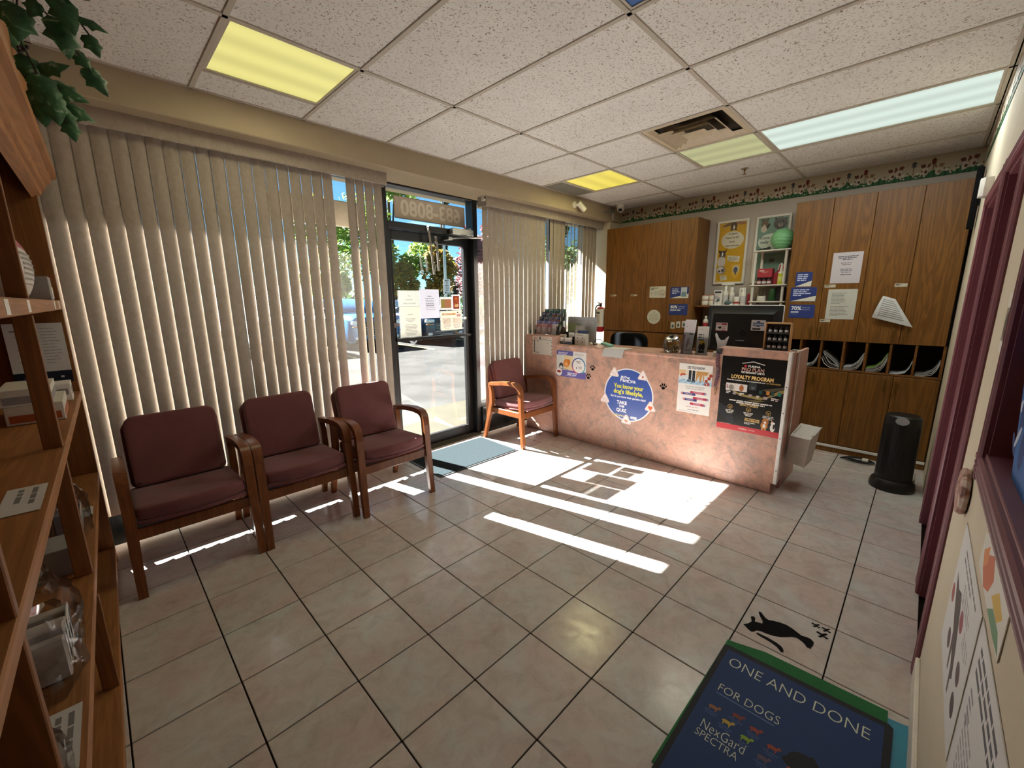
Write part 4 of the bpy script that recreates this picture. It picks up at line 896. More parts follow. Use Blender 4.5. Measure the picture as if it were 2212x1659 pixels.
# --- papers on the glass door
GY = 3.575
def dpaper(name, label, x0, x1, z0, z1, base, fn=None, tilt=0):
    U = Vector((math.cos(R(tilt)), 0, math.sin(R(tilt)))); V = Vector((-math.sin(R(tilt)), 0, math.cos(R(tilt))))
    th = T(name, label, 'paper', (x0, GY+.004, z0)); p = P((x0, GY+.004, z0), U, V, .0003); p.rect(0, 0, x1-x0, z1-z0, base); p.up()
    fn(p, x1-x0, z1-z0); p.put('printed_sheet', th, True, 'print_thin')
K = GY/3.6
def kz(z): return 1.513+(z-1.513)*K
def l1(p, w, h): p.text('The', w/2, h*.62, .013, '#8f8f8c'); p.text('DOOR IS', w/2, h*.38, .013, '#8f8f8c'); p.text('UNLOCKED', w/2, h*.15, .013, '#77777a', w=w*.6)
def l2(p, w, h): p.lines(w*.2, w*.8, h*.75, 1, .01, .005, '#a8a8a4', 1, True); p.lines(w*.25, w*.75, h*.62, 3, .014, .005, '#a0a09c', 2, True); p.lines(w*.15, w*.85, h*.42, 8, .014, .005, '#a0a09c', 3, True)
def l3(p, w, h): p.text('• • • • • •', w/2, h*.86, .008, '#9a9aa4', w=w*.4); p.lines(w*.25, w*.75, h*.78, 1, .01, .007, '#6d6d78', 1, True); p.lines(w*.25, w*.75, h*.69, 4, .022, .006, '#7d7d88', 2, True); p.lines(w*.2, w*.85, h*.5, 4, .018, .005, '#9a9aa6', 3, True)
def l4(p, w, h): p.rect(w*.07, h*.14, w*.93, h*.84, '#a8895a'); p.up(); p.rect(w*.40, h*.14, w*.93, h*.84, '#b8805c'); p.rect(w*.07, h*.14, w*.38, h*.84, '#a39050')
def l5(p, w, h):
    p.rect(w*.12, h*.08, w*.86, h*.92, '#8d3a22'); p.up(); p.oval(w*.5, h*.72, w*.2, h*.12, '#c8622e'); p.oval(w*.5, h*.48, w*.28, h*.16, '#b5572c'); p.oval(w*.45, h*.28, w*.2, h*.1, '#d9a878'); p.oval(w*.64, h*.3, w*.14, h*.09, '#e2c09a'); p.up()
    for u, v in ((.42, .5), (.6, .5), (.5, .42), (.38, .6), (.62, .62)): p.oval(w*u, h*v, w*.05, h*.03, '#3a1d14', 8)
def l6(p, w, h):
    p.rect(w*.06, h*.78, w*.70, h*.88, '#dda86c'); p.up(); p.lines(w*.1, w*.66, h*.855, 1, .01, .010, '#f0dcc0', 2, fill=1); p.lines(w*.76, w*.92, h*.92, 1, .01, .012, '#8d6d6a', 3, fill=1); p.rect(w*.75, h*.68, w*.94, h*.80, '#d39a9a')
    for a in (.08, .55): p.rect(w*a, h*.34, w*(a+.38), h*.62, '#d9c9c4'); p.up(); p.rect(w*(a+.02), h*.36, w*(a+.36), h*.60, '#efe6d6'); p.lines(w*a, w*(a+.38), h*.30, 4, .012, .005, '#a89aa4', 5, True)
    p.up(); p.poly([(w*.12, h*.40), (w*.28, h*.52), (w*.30, h*.55), (w*.14, h*.44)], '#b09a90')
dpaper('door_notice', 'upper left notice with large grey words on the glass door', 2.098*K, 2.334*K, kz(1.456), kz(1.609), '#dfe8e2', l1)
dpaper('door_notice', 'tall typed sheet hanging lowest at the left of the glass door', 2.104*K, 2.336*K, kz(1.158), kz(1.454), '#e6e8dc', l2)
dpaper('door_notice', 'bluish white typed notice in the middle of the glass door', 2.338*K, 2.566*K, kz(1.335), kz(1.622), '#dcdff0', l3)
dpaper('door_notice', 'small tan and brown picture sheet on the glass door', 2.578*K, 2.732*K, kz(1.414), kz(1.545), '#dfe2e6', l4)
dpaper('door_notice', 'small picture of a brown orange puppy on the glass door', 2.734*K, 2.842*K, kz(1.409), kz(1.572), '#e2e4ea', l5)
dpaper('door_notice', 'cream map poster with an orange heading on the glass door', 2.583*K, 2.859*K, kz(1.20), kz(1.403), '#f0e6d4', l6, .6)
# --- right wall pictures
RWV = (-X_, Z_); YW = YR+.0008
th, p = sheet('anatomy_poster', 'white dog anatomy poster low on the right wall', 'poster', (1.700, YW, .50), *RWV, .505, .37, '#d9d9da')
p.poly([(.05, .24), (.14, .23), (.20, .25), (.24, .22), (.30, .15), (.34, .09), (.31, .07), (.22, .13), (.16, .16), (.10, .2)], '#4d413f'); p.poly([(.20, .14), (.23, .05), (.25, .05), (.24, .15)], '#5a4744'); p.poly([(.27, .13), (.30, .03), (.32, .03), (.31, .12)], '#5a4744')
for u, v, c in ((.05, .17, '#a35852'), (.16, .09, '#584548'), (.29, .22, '#9a4a52'), (.40, .15, '#5d4c50'), (.42, .08, '#4f4246')): p.oval(u, v, .034, .026, c, 18)
p.lines(.12, .45, .34, 2, .022, .008, '#6d6d70', 2); p.lines(.22, .42, .29, 4, .014, .006, '#9a9a9c', 3); p.lines(.36, .48, .24, 3, .014, .006, '#a8a8aa', 5); fin(th, p)
th, p = sheet('care_poster', 'white poster with grey text columns low on the right wall, nearest the viewer', 'poster', (1.178, YW, .50), *RWV, .46, .375, '#dcdcde')
p.lines(.05, .42, .345, 3, .024, .012, '#4e5058', 4); p.lines(.06, .20, .20, 7, .02, .008, '#a0a0a4', 5); p.lines(.24, .40, .20, 7, .02, .008, '#a0a0a4', 6); p.poly([(.26, .02), (.34, .05), (.38, .14), (.32, .16), (.28, .10)], '#7d6a58'); p.lines(.05, .12, .25, 4, .02, .008, '#7d7d88', 8); fin(th, p)
th, p = sheet('flower_card', 'painted orange and yellow flower card under the purple hatch window', 'picture', (1.368, YW, .905), *RWV, .375, .112, '#dcdad2')
p.poly([(.06, .02), (.10, .07), (.16, .095), (.20, .06), (.17, .02), (.11, .0)], '#c8683a'); p.poly([(.03, .05), (.09, .085), (.10, .05), (.06, .02)], '#d9874a'); p.poly([(.20, .0), (.25, .03), (.33, .03), (.37, .005), (.30, .0)], '#5f8f66'); p.poly([(.21, .035), (.27, .075), (.34, .06), (.30, .03)], '#d8b23e'); p.oval(.02, .095, .014, .008, '#c9b36a'); p.lines(.12, .33, .105, 1, .01, .006, '#6d7a6a', 4); fin(th, p)
t = T('oval_plaque', 'small oval marbled pink plaque on the cream wall between door casing and hatch', 'plaque', (1.84, YR, .92))
m = Nt('marbled_pink'); m.set(.4); v_ = m.coords((1, 1, 1)); m.col(m.ramp(m.noise(v_, 22, 4, .6, 1.2), [(.35, '#6d4a42'), (.5, '#b08070'), (.62, '#cdbfb4')]))
B().lathe([(.05, 0), (.068, .004), (.072, .014), (.066, .022), (.02, .027)], (1.835, YR, .918), 24, 1.25, 1, M=Matrix.Rotation(R(-90), 4, 'X')).put('disc', 'marbled_pink', t, True)
th, p = sheet('pet_photo_card', 'tall narrow pet photo card with white ends on the wall beside the hatch', 'picture', (1.875, YW, 1.355), *RWV, .14, .165, '#dcd8cf')
p.rect(0, .03, .14, .125, '#8d8272'); p.up(); p.oval(.06, .075, .05, .04, '#4f4640'); p.oval(.075, .07, .025, .03, '#b5aca0'); fin(th, p)
# blue picture behind the hatch window
th, p = sheet('blue_picture', 'blue and white picture standing inside the purple hatch window', 'picture', (1.47, -.192, 1.104), *RWV, .73, .80, '#2f66a8', t=.004, pts=[(.03, 0), (.73, 0), (.73, .80), (-.13, .80), (-.13, .28), (-.10, .22)])
p.poly([(.03, 0), (.0, .05), (-.10, .22), (-.13, .28), (-.13, .80), (.1, .8), (.1, 0)], '#2f66a8')
q = random.Random(4)
for i in range(110): p.oval(q.uniform(-.04, .69), q.uniform(.03, .77), q.uniform(.008, .03), q.uniform(.01, .05), q.choice(['#c4cede', '#8fa8cc', '#1d3f78', '#5f86bb', '#3f6cab']), 9, q.uniform(-60, 60))
fin(th, p)

struct('trim_7', B().box(XL, XB, -.42, -.40, -.1, 2.9), 'wall_cream')      # far side of the small room behind the hatch and doors

# ================================================================ ON THE COUNTER
ZL, ZH = 1.0345, 1.1205
def pcol(name, c, **k): return plain(name, c, **k)
# brochure rack
t = T('brochure_rack', 'clear tiered brochure rack full of pamphlets on the left raised end', 'rack', (3.72, 3.07, ZH))
b = B(); b.box(-.09, .10, .158, .162, 0, .05); b.box(-.09, .10, -.162, -.158, 0, .05)
for i in range(4):
    x = -.085+.047*i; z = .05*i
    b.box(x, x+.003, -.162, .162, z, z+.075); b.box(x+.036, x+.039, -.162, .162, z, z+.165-.01*i); b.box(x, x+.039, -.162, .162, z-.002 if i else 0, z+.002)
    for y in (-.16, .157): b.box(x, x+.045, y, y+.003, 0, z+.1)
b.put('rack_body', 'clear_acrylic', t)
cols = [['#b8868c', '#c49aa0', '#9d6d78', '#cfc3c8'], ['#5a4a50', '#4f6f8a', '#c47a7a', '#8d5a5c'], ['#3d5470', '#5d93a0', '#b5643c', '#6d7a58'], ['#3f4f78', '#4f8a8c', '#3a5f60', '#6fa7a0']]
heads = ['#43559a', '#3d4878', '#4a4f7d', '#2f6a6a']
for i in range(4):
    for j in range(4):
        y = .118-.079*j; x = -.070+.047*i; z = .004+.05*i; hh = .150-.006*i
        pm = T('pamphlet', 'colour pamphlet standing in the clear rack, '+['front', 'second', 'third', 'top'][i]+' tier, '+['far left', 'left of centre', 'right of centre', 'far right'][j], 'pamphlet', (3.72+x, 3.07+y, ZH+z), group='pamphlets in the rack')
        M = Matrix.Rotation(R(8), 4, 'Y'); B().box(-.003, .004, -.036, .036, 0, hh, M=M).put('paper_stack', 'paper', pm)
        O = Vector((3.72+x, 3.07+y, ZH+z))+M @ Vector((-.0032, .036, 0)); p = P(O, -Y_, M.to_3x3() @ Z_, .0004); p.rect(0, 0, .072, hh, cols[i][j]); p.up(); p.rect(0, hh-.03, .072, hh, heads[i]); p.oval(.036, .05, .022, .03, '#e0cfd0' if i == 0 else '#cbb9a0', 12); p.up(); p.lines(.008, .064, hh-.008, 2, .010, .005, '#dcdde6', i*4+j); p.put('printing', pm)
t = T('glass_vial', 'small glass vial with green and teal liquid on the left raised end', 'vial', (3.68, 3.335, ZH))
B().lathe([(.012, 0), (.014, .003), (.014, .085), (.011, .095), (.012, .112)], n=14).put('glass', 'jar_glass', t)
B().lathe([(.012, .002), (.012, .02)], n=12).put('teal_layer', 'teal_vinyl', t); B().lathe([(.012, .021), (.012, .036)], n=12).put('green_layer', 'green_rib', t)
t = T('pinecone_ornament', 'dark brown cone-shaped ornament beside the brochure rack', 'ornament', (3.70, 2.865, ZH-.001))
b = B(); q = random.Random(2)
b.ball((0, 0, .05), .025, .025, .05, 10, 8)
for i in range(34):
    a = i*2.4; z = .005+.095*i/34; r_ = .035*(1-.6*i/34)
    c_, s_ = math.cos(a), math.sin(a); b.bm.faces.new([b.bm.verts.new(Vector(v)) for v in ((c_*r_*.5-s_*.01, s_*r_*.5+c_*.01, z-.01), (c_*r_*1.3, s_*r_*1.3, z+.008), (c_*r_*.5+s_*.01, s_*r_*.5-c_*.01, z-.01))])
plain('cone_brown', '#3f2c22', .9); b.put('scales', 'cone_brown', t)
t = T('card_box', 'black box holding white business cards in the left part of the counter', 'box', (3.66, 2.78, ZL))
b = B(); b.box(-.045, .045, -.112, .112, 0, .006); b.box(-.048, -.044, -.112, .112, 0, .035); b.box(.041, .045, -.112, .112, 0, .10); b.box(-.045, .045, -.112, -.108, 0, .085); b.box(-.045, .045, .108, .112, 0, .085); b.put('tray', 'black_plastic', t)
for y0, y1, x, z0, z1 in ((.006, .102, -.0505, .012, .072), (-.102, -.006, -.0505, .012, .072), (-.10, -.03, -.01, .05, .125), (.015, .095, .0, .045, .10)): B().box(x, x+.012 if x > -.04 else x+.002, y0, y1, z0, z1, .001).put('card', 'paper', t)
b = B(); b.box(-.0512, -.0505, .012, .096, .014, .028).box(-.0512, -.0505, -.096, -.012, .014, .028); b.put('card_band', 'card_navy', t)
t = T('leaflet_box', 'grey leaflet box with navy top and four dots on the counter', 'box', (3.66, 2.585, ZL))
B().box(-.03, .03, -.070, .070, 0, .118, .002).put('carton', 'cardboard_white', t); B().box(.018, .028, -.068, .068, .118, .150, .001).put('back_flap', 'card_navy', t)
p = P((-.0302, .070, 0), *NX); p.rect(.012, .10, .125, .104, '#8d8a84'); p.rect(.04, .108, .10, .114, '#a8a49c')
for u in (.04, .10):
    for v in (.075, .035): p.oval(u, v, .007, .007, '#5a544c', 10); p.lines(u-.02, u+.02, v-.014, 1, .01, .004, '#a8a49c', 3, fill=1)
p.put('printing', t, False)
t = T('privacy_panel', 'translucent grey plastic panel standing on the counter behind the boxes', 'panel', (3.88, 2.74, ZL))
b = B(); b.box(-.002, .002, -.195, .195, .0, .285, .0008); b.box(-.03, .03, -.195, .195, -.0005, .006, .002); b.put('sheet', 'stainless_panel', t); B().box(-.004, -.002, -.16, .16, .245, .252).put('groove', 'steel', t)
t = T('green_leaflet', 'green leaflet propped against the grey panel', 'leaflet', (3.80, 2.83, ZL)); B().box(-.002, .002, -.055, .055, .12, .22, M=Matrix.Rotation(R(8), 4, 'Y')).put('card', plain('card_green', '#9aa57c', .7), t); B().box(-.03, .03, -.06, .06, 0, .12).put('holder', 'dark_plastic', t)
t = T('memo_card', 'small white memo card on a dark stand before the grey panel', 'card', (3.78, 2.70, ZL)); B().box(-.03, .03, -.03, .03, 0, .10, .004).put('stand', 'black_plastic', t); B().box(-.036, -.033, -.048, .048, .098, .190, M=Matrix.Rotation(R(10), 4, 'Y')).put('card', 'paper_grey', t)
t = T('sticky_pad', 'pale teal rounded pad lying on the counter ledge', 'pad', (3.68, 2.29, ZL)); B().box(-.04, .04, -.055, .055, 0, .022, .006, 2, M=Matrix.Rotation(R(12), 4, 'X') @ Matrix.Translation((0, 0, .012))).put('pad', 'teal_pad', t)
t = T('black_cable', 'thin black cable loop on the counter beside the teal pad', 'cable', (3.72, 2.42, ZL))
B().tube([(.10, -.04, .004), (.04, -.05, .03), (.0, -.03, .065), (-.01, .02, .06), (-.01, .05, .02), (.0, .055, .004), (.06, .05, .004)], .004, 8).put('wire', 'rubber_black', t)
B().tube([(-.03, .06, .006), (-.02, .07, .02), (0, .075, .01)], .012, 8).put('plug', 'white_plastic', t)
# round candy jar
t = T('candy_jar', 'round tilted glass jar with a metal knob lid on the counter', 'jar', (3.665, 1.602, ZL))
gj = B().lathe([(.050, .0), (.066, .010), (.077, .045), (.077, .085), (.066, .115), (.056, .128)], n=28); gj.put('glass_body', 'jar_glass', t)
M = Matrix.Translation((-.012, 0, .13)) @ Matrix.Rotation(R(-28), 4, 'Y')
ld = B().lathe([(.056, -.008), (.060, -.002), (.058, .008), (.046, .014), (.024, .016)], n=28, M=M); ld.put('lid', 'chrome', t); B().lathe([(.010, .014), (.020, .022), (.016, .032), (.004, .036)], n=16, M=M).put('knob', 'black_plastic', t)
b = B(); q = random.Random(5)
for i in range(60):
    a = q.uniform(0, 6.28); r_ = .055*math.sqrt(q.random()); b.ball((r_*math.cos(a), r_*math.sin(a), .012+q.random()*.05), .010, .008, .007, 8, 6)
plain('candy_tan', '#8d7a5c', .6); o = b.put('treats', 'candy_tan', t); o['kind'] = 'stuff'
def pouch(label, y, x, rz, w, h, base, fn, z=ZL):
    t = T('brochure_holder', label, 'holder', (x, y, z), rz); M = Matrix.Rotation(R(10), 4, 'Y')
    b = B(); b.box(-.004, -.002, -w/2-.006, w/2+.006, 0, h*.62, M=M); b.box(.018, .021, -w/2-.006, w/2+.006, 0, h*.9, M=M); b.box(-.004, .07, -w/2-.006, w/2+.006, 0, .003)
    for s in (-1, 1): b.box(-.004, .021, s*(w/2+.004), s*(w/2+.006), 0, h*.62, M=M)
    b.put('clear_body', 'clear_acrylic', t)
    st = B().box(0, .014, -w/2, w/2, .004, h, M=M).put('pamphlet_stack', 'paper', t)
    O = M @ Vector((-.0003, w/2, .004)); p = P(O, -Y_, M.to_3x3() @ Z_, .0003); p.rect(0, 0, w, h-.004, base); p.up(); fn(p, w, h); p.put('printing', st, False); return t
def f1(p, w, h): p.rect(0, 0, w*.2, h*.55, '#8d6a72'); p.poly([(w*.3, h*.2), (w*.75, h*.28), (w*.7, h*.5), (w*.4, h*.45)], '#b5a5aa'); p.lines(w*.1, w*.5, h*.8, 1, .01, .005, '#8d8d92', 1); p.rect(w*.55, h*.55, w*.92, h*.60, '#7d8d82'); p.rect(w*.3, h*.08, w*.9, h*.13, '#a39aa0'); p.poly([(w*.35, h*.15), (w*.55, h*.18), (w*.6, h*.42), (w*.45, h*.40)], '#93878c')
def f2(p, w, h): p.text('SIGNS', w*.30, h*.86, .010, '#a3a3a0'); p.lines(w*.12, w*.8, h*.72, 3, .022, .012, '#54565a', 4); p.oval(w*.5, h*.40, w*.26, h*.10, '#c9a53a'); p.up(); p.oval(w*.36, h*.26, w*.15, h*.12, '#25262a'); p.oval(w*.62, h*.28, w*.16, h*.14, '#1e1f22'); p.rect(w*.2, h*.06, w*.75, h*.14, '#2b2c30')
pouch('clear holder with tall white pamphlets next to the glass jar', 1.462, 3.64, R(-4), .092, .30, '#cdc7cb', f1)
pouch('clear holder with a black cat pamphlet, leaning right of the tall white one', 1.335, 3.645, R(14), .088, .245, '#c9c6bf', f2)
t = T('white_cap_bottle', 'small white bottle cap beside the purple coil', 'bottle', (3.62, 1.212, ZL)); B().lathe([(.014, 0), (.016, .004), (.016, .038), (.013, .042)], n=16).put('cap', 'white_plastic', t)
# frosted cat-ear shape
t = T('ear_shaped_stand', 'frosted white plastic stand shaped like a pair of cat ears', 'stand', (3.70, 1.195, ZL))
o = [(-.025, 0), (.028, 0), (.032, .05), (.036, .10), (.050, .150), (.052, .168), (.038, .158), (.020, .135), (-.008, .132), (-.026, .150), (-.040, .182), (-.052, .192), (-.056, .175), (-.050, .150), (-.034, .10), (-.028, .05)]
B().prism(o, (0, 0, 0), -Y_, Z_, X_*.006, .001).put('shape', 'acrylic_white', t); B().box(-.02, .03, -.03, .03, 0, .004).put('foot', 'acrylic_white', t)
# purple coil lanyard with pen clip
t = T('coil_lanyard', 'purple spiral coil lanyard with a brass clip hanging from the raised end', 'lanyard', (3.548, 1.158, 1.10))
n = 170; B().tube([(-.002+.010*math.cos(i*.75), .012*math.sin(i*.75)+.008*math.sin(i/22), -.02-.285*i/n) for i in range(n)], .0026, 5).put('coil', plain('coil_purple', '#6a4766', .4), t)
b = B(); b.tube([(0, 0, -.305), (-.004, .01, -.33), (0, 0, -.35), (.002, -.008, -.33), (0, 0, -.305)], .003, 6); b.cyl((0, 0, -.35), (0, .004, -.375), .004, .002, 8); b.put('clip', 'brass', t)
B().box(-.006, .006, -.02, .02, -.03, .012, .002).put('mount', 'dark_plastic', t)
# desk monitor seen from behind
t = T('computer_monitor', 'black computer monitor with white rim seen from behind on the reception desk', 'monitor', (4.02, 1.135, .7525))
B().box(.0, .022, -.297, .297, .285, .700, .010, 2).put('bezel', 'white_gloss', t)
b = B(); A = [(-.292, .29), (.292, .29), (.292, .695), (-.292, .695)]; Bq = [(-.275, .30), (.275, .30), (.275, .672), (-.275, .672)]; Cq = [(-.25, .33), (.25, .33), (.235, .625), (-.235, .625)]
rings = [[b.bm.verts.new((x, y, z)) for y, z in L_] for x, L_ in ((-.001, A), (-.012, A), (-.02, Bq), (-.055, Cq))]
for k in range(3):
    for i in range(4): b.bm.faces.new((rings[k][i], rings[k][(i+1) % 4], rings[k+1][(i+1) % 4], rings[k+1][i]))
b.bm.faces.new(rings[3]); b.bm.faces.new(list(reversed(rings[0]))); bmesh.ops.recalc_face_normals(b.bm, faces=b.bm.faces[:]); bk_ = b.put('back_shell', 'black_plastic', t)
p = P((-.0556, 0, .46), -Y_, Z_, .0004); p.ring(.02, 0, .026, .029, '#2c2e30', 28); p.oval(.02, 0, .025, .025, '#1b1d1f', 28); p.up(); p.text('hp', .02, -.010, .026, '#33363a'); p.put('logo', t, False)
def mstick(y0, y1, z0, z1, fn, base): 
    p = P((-.0562, 1.135*0+y0, z0), -Y_, Z_, .0006); w, h = y0-y1, z1-z0; p.rect(0, 0, w, h, base, .006); p.up(); fn(p, w, h); p.put('sticker', t, False)
mstick(.206, .106, .470, .546, lambda p, w, h: (p.rect(.006, h*.72, w-.006, h*.93, '#a8384a'), p.lines(.01, w-.012, h*.9, 1, .01, .010, '#e0c4c8', 3, fill=1), p.poly([(.012, h*.45), (.04, h*.58), (.05, h*.42), (.035, h*.2), (.028, h*.35)], '#2a2b2e'), p.lines(w*.5, w-.008, h*.55, 3, .014, .006, '#a8505c', 4), p.rect(.0, .0, w, .006, '#8d3a48')), '#d9d4d2')
mstick(-.079, -.187, .487, .576, lambda p, w, h: (p.rect(w*.12, h*.45, w*.88, h*.75, '#3f5a86'), p.rect(w*.38, h*.36, w*.62, h*.90, '#54698c'), p.up(), p.rect(w*.15, h*.52, w*.85, h*.66, '#b5c0d0'), p.lines(w*.1, w*.9, h*.26, 1, .01, .016, '#4a4c50', 6, fill=1)), '#d3d4d6')
b = B(); b.box(-.06, -.01, -.04, .04, .02, .40, .006); b.put('neck', 'black_plastic', t); B().lathe([(.13, 0), (.13, .010), (.05, .020), (.04, .022)], n=28).put('base', 'black_plastic', t)
# wooden rack of sample bottles
rx, ry = 3.655, .785
t = T('wooden_sample_rack', 'light wooden frame rack of small sample bottles on the right raised end', 'rack', (rx, ry, ZH), R(-3))
b = B()
for s in (-1, 1): b.box(-.014, .026, s*.084-.005, s*.084+.005, 0, .208, .0015)
b.box(-.014, .026, -.089, .089, .198, .208, .0015); b.put('frame', 'light_oak', t)
B().box(.026, .030, -.085, .085, 0, .205).put('back', 'black_plastic', t)
b = B()
for z in (.004, .062, .124): b.box(-.010, .024, -.079, .079, z, z+.004); b.box(-.012, -.010, -.079, .079, z, z+.012)
b.put('rail', 'dark_plastic', t)
for i, z in enumerate((.0082, .0662, .1282)):
    for j in range(4):
        y = .054-.036*j; M = Matrix.Rotation(R(-3), 4, 'Z'); w = M @ Vector((.004, y, z))
        g = T('sample_bottle', 'tiny sample bottle with white label, '+['bottom', 'middle', 'top'][i]+' row, '+['first', 'second', 'third', 'last'][j]+' from the left in the wooden rack', 'bottle', (rx+w.x, ry+w.y, ZH+w.z), R(-3), 'sample bottles in the wooden rack')
        B().lathe([(.012, 0), (.0125, .002), (.0125, .030), (.008, .036)], n=12).put('bottle_body', 'dark_plastic', g); B().lathe([(.0085, .0355), (.0085, .045), (.007, .046)], n=12).put('cap', 'black_plastic', g)
        B().lathe([(.0128, .008), (.0128, .025)], n=12).put('label_wrap', 'paper_grey', g)
t = T('orange_folder', 'thin orange folder edge behind the wooden sample rack', 'folder', (3.95, .80, 1.06)); B().box(-.08, .10, -.10, .12, 0, .012, .002).put('folder', plain('folder_orange', '#c9793a', .6), t)
t = T('paper_tray', 'dark desk tray stacked with papers behind the raised end', 'tray', (3.97, .76, .7525)); b = B(); b.box(-.14, .14, -.065, .065, 0, .306, .004); b.put('tray', 'black_plastic', t)
t = T('desk_printer', 'dark desk printer in the shade under the monitor', 'printer', (3.96, 1.62, .7525)); B().box(-.12, .12, -.13, .13, 0, .16, .012, 2).put('body', 'black_plastic', t); B().box(-.08, .10, -.10, .10, .16, .18, .004).put('lid', 'dark_plastic', t)
# hanging white dispenser box
t = T('glove_box', 'white cardboard box hanging on a strap at the end of the counter', 'box', (3.84, .58, .22))
b = B(); c8 = [(3.735, .652, .232), (3.735, .520, .214), (3.93, .505, .222), (3.93, .640, .24), (3.742, .640, .452), (3.742, .505, .440), (3.975, .480, .497), (3.975, .618, .505)]
vv = [b.bm.verts.new(q) for q in c8]
for f in ((0, 1, 2, 3), (0, 4, 5, 1), (1, 5, 6, 2), (2, 6, 7, 3), (3, 7, 4, 0), (4, 7, 6, 5)): b.bm.faces.new([vv[i] for i in f])
bmesh.ops.recalc_face_normals(b.bm, faces=b.bm.faces[:]); bmesh.ops.bevel(b.bm, geom=b.bm.edges[:], offset=.003, segments=1, affect='EDGES'); b.put('carton', 'cardboard_white', t, True)
b = B(); b.quad((3.79, .625, .4745), (3.93, .612, .499), (3.93, .602, .500), (3.79, .616, .4755)); b.quad((3.80, .512, .4585), (3.95, .492, .4955), (3.95, .468, .507), (3.80, .490, .467)); b.put('top_flap', 'cardboard_white', t, True)
B().box(3.755, 3.785, .648, .652, .45, 1.116, .001).box(3.755, 3.785, .652, .70, 1.1165, 1.1195).put('strap', 'white_plastic', t, True)

# office chair behind the counter
t = T('office_chair', 'black office chair with rounded back behind the counter', 'chair', (4.30, 2.36, 0))
def rr2(w, h, r): return [(cx+r*math.cos(R(a0+i*15)), cz+r*math.sin(R(a0+i*15))) for cx, cz, a0 in ((w-r, h-r, 0), (-w+r, h-r, 90), (-w+r, r, 180), (w-r, r, 270)) for i in range(7)]
B().prism(rr2(.225, .46, .09), (-.02, 0, .68), -Y_, Z_, X_*-.06, .02, 3).put('backrest', 'fabric_black', t)
B().prism(rr2(.24, .46, .08), (.02, 0, .43), Y_, X_, Z_*.09, .025, 3).put('seat', 'fabric_black', t)
B().box(-.05, -.02, -.03, .03, .40, .80, .005).put('back_bar', 'black_plastic', t); B().cyl((.24, 0, .10), (.24, 0, .43), .025).put('gas_post', 'black_plastic', t)
for i in range(5):
    a = i*2*math.pi/5; l = B().tube([(.24, 0, .12), (.24+.28*math.cos(a), .28*math.sin(a), .075)], [.024, .016], 8).put('leg', 'black_plastic', t); B().cyl((.24+.28*math.cos(a), .28*math.sin(a)-.02, .027), (.24+.28*math.cos(a), .28*math.sin(a)+.02, .027), .027).put('caster', 'black_plastic', l)
# fire extinguisher on the pier
t = T('fire_extinguisher', 'red and white fire extinguisher hanging on the wall left of the oak cabinets', 'extinguisher', (5.018, 3.238, 1.06))
B().lathe([(.030, 0), (.052, .006), (.056, .02), (.056, .30), (.046, .335), (.022, .352)], n=24).put('cylinder', 'red_paint', t)
B().lathe([(.0585, .075), (.0585, .318)], n=24).put('label_wrap', 'paper', t); b = B(); p = P((-.0588, .03, .09), -Y_, Z_); p.rect(0, .0, .06, .2, '#d9d6cf'); p.up(); p.rect(.004, .165, .056, .185, '#3b3b3b'); p.lines(.006, .054, .15, 9, .014, .006, '#8d8a86', 3); p.put('printing', t, False)
B().cyl((0, 0, .352), (0, 0, .385), .018).put('valve', 'black_metal', t); B().tube([(.03, 0, .40), (0, 0, .392), (-.06, 0, .402)], .009, 8).tube([(.03, 0, .385), (0, 0, .38), (-.055, 0, .378)], .007, 8).put('handle', 'black_metal', t)
B().tube([(0, .012, .37), (-.02, .045, .365), (-.03, .062, .33), (-.03, .060, .25), (-.02, .066, .15)], .010, 8).put('hose', 'rubber_black', t); B().box(.050, .066, -.02, .02, .05, .34, .002).put('wall_bracket', 'black_metal', t)
# air purifier
t = T('air_purifier', 'tall black tower air purifier on the floor by the purple door', 'purifier', (4.375, .022, 0))
B().lathe([(.148, 0), (.150, .02), (.142, .06), (.122, .085)], n=32, sy=.95).put('base', 'black_plastic', t)
B().lathe([(.120, .07), (.121, .1), (.118, .56), (.112, .595), (.098, .606)], n=32, sx=.92, sy=.95).put('tower', 'black_plastic', t)
b = B(); b.prism([(.040*math.cos(2*math.pi*i/20)*1.0, .030*math.sin(2*math.pi*i/20)) for i in range(20)], (-.108, .002, .572), -Y_, Vector((.45, 0, .9)).normalized(), Vector((-.9, 0, .45))*.006); b.put('control_panel', 'steel', t)
b = B()
for i in range(36): b.box(-.1135, -.1105, -.05+.1*i/35-.0008, -.05+.1*i/35+.0008, .14, .52) if False else None
for i in range(24):
    a = R(110+140*i/23); b.box(math.cos(a)*.112-.001, math.cos(a)*.112+.001, math.sin(a)*.114-.001, math.sin(a)*.114+.001, .12, .53)
b.put('grille_rib', 'dark_plastic', t)
t = T('extension_lead', 'coiled black power cord with white plug on the floor beside the air purifier', 'cord', (4.86, .28, 0))
pts = []
for i in range(90):
    a = i*.28; r_ = .12-.0006*i; pts.append((.06*math.sin(a*.07)+r_*.75*math.sin(a), r_*math.cos(a)*1.05, .006+.010*(i % 22)/22))
B().tube(pts, .0048, 6).put('wire', 'rubber_black', t); B().box(-.02, .03, -.075, -.03, .018, .04, .004).put('plug', 'white_plastic', t)
t = T('power_strip', 'white power strip with cables on the floor behind the air purifier', 'power strip', (4.72, -.08, 0)); B().box(-.12, .12, -.025, .025, 0, .035, .004).put('strip', 'white_plastic', t)
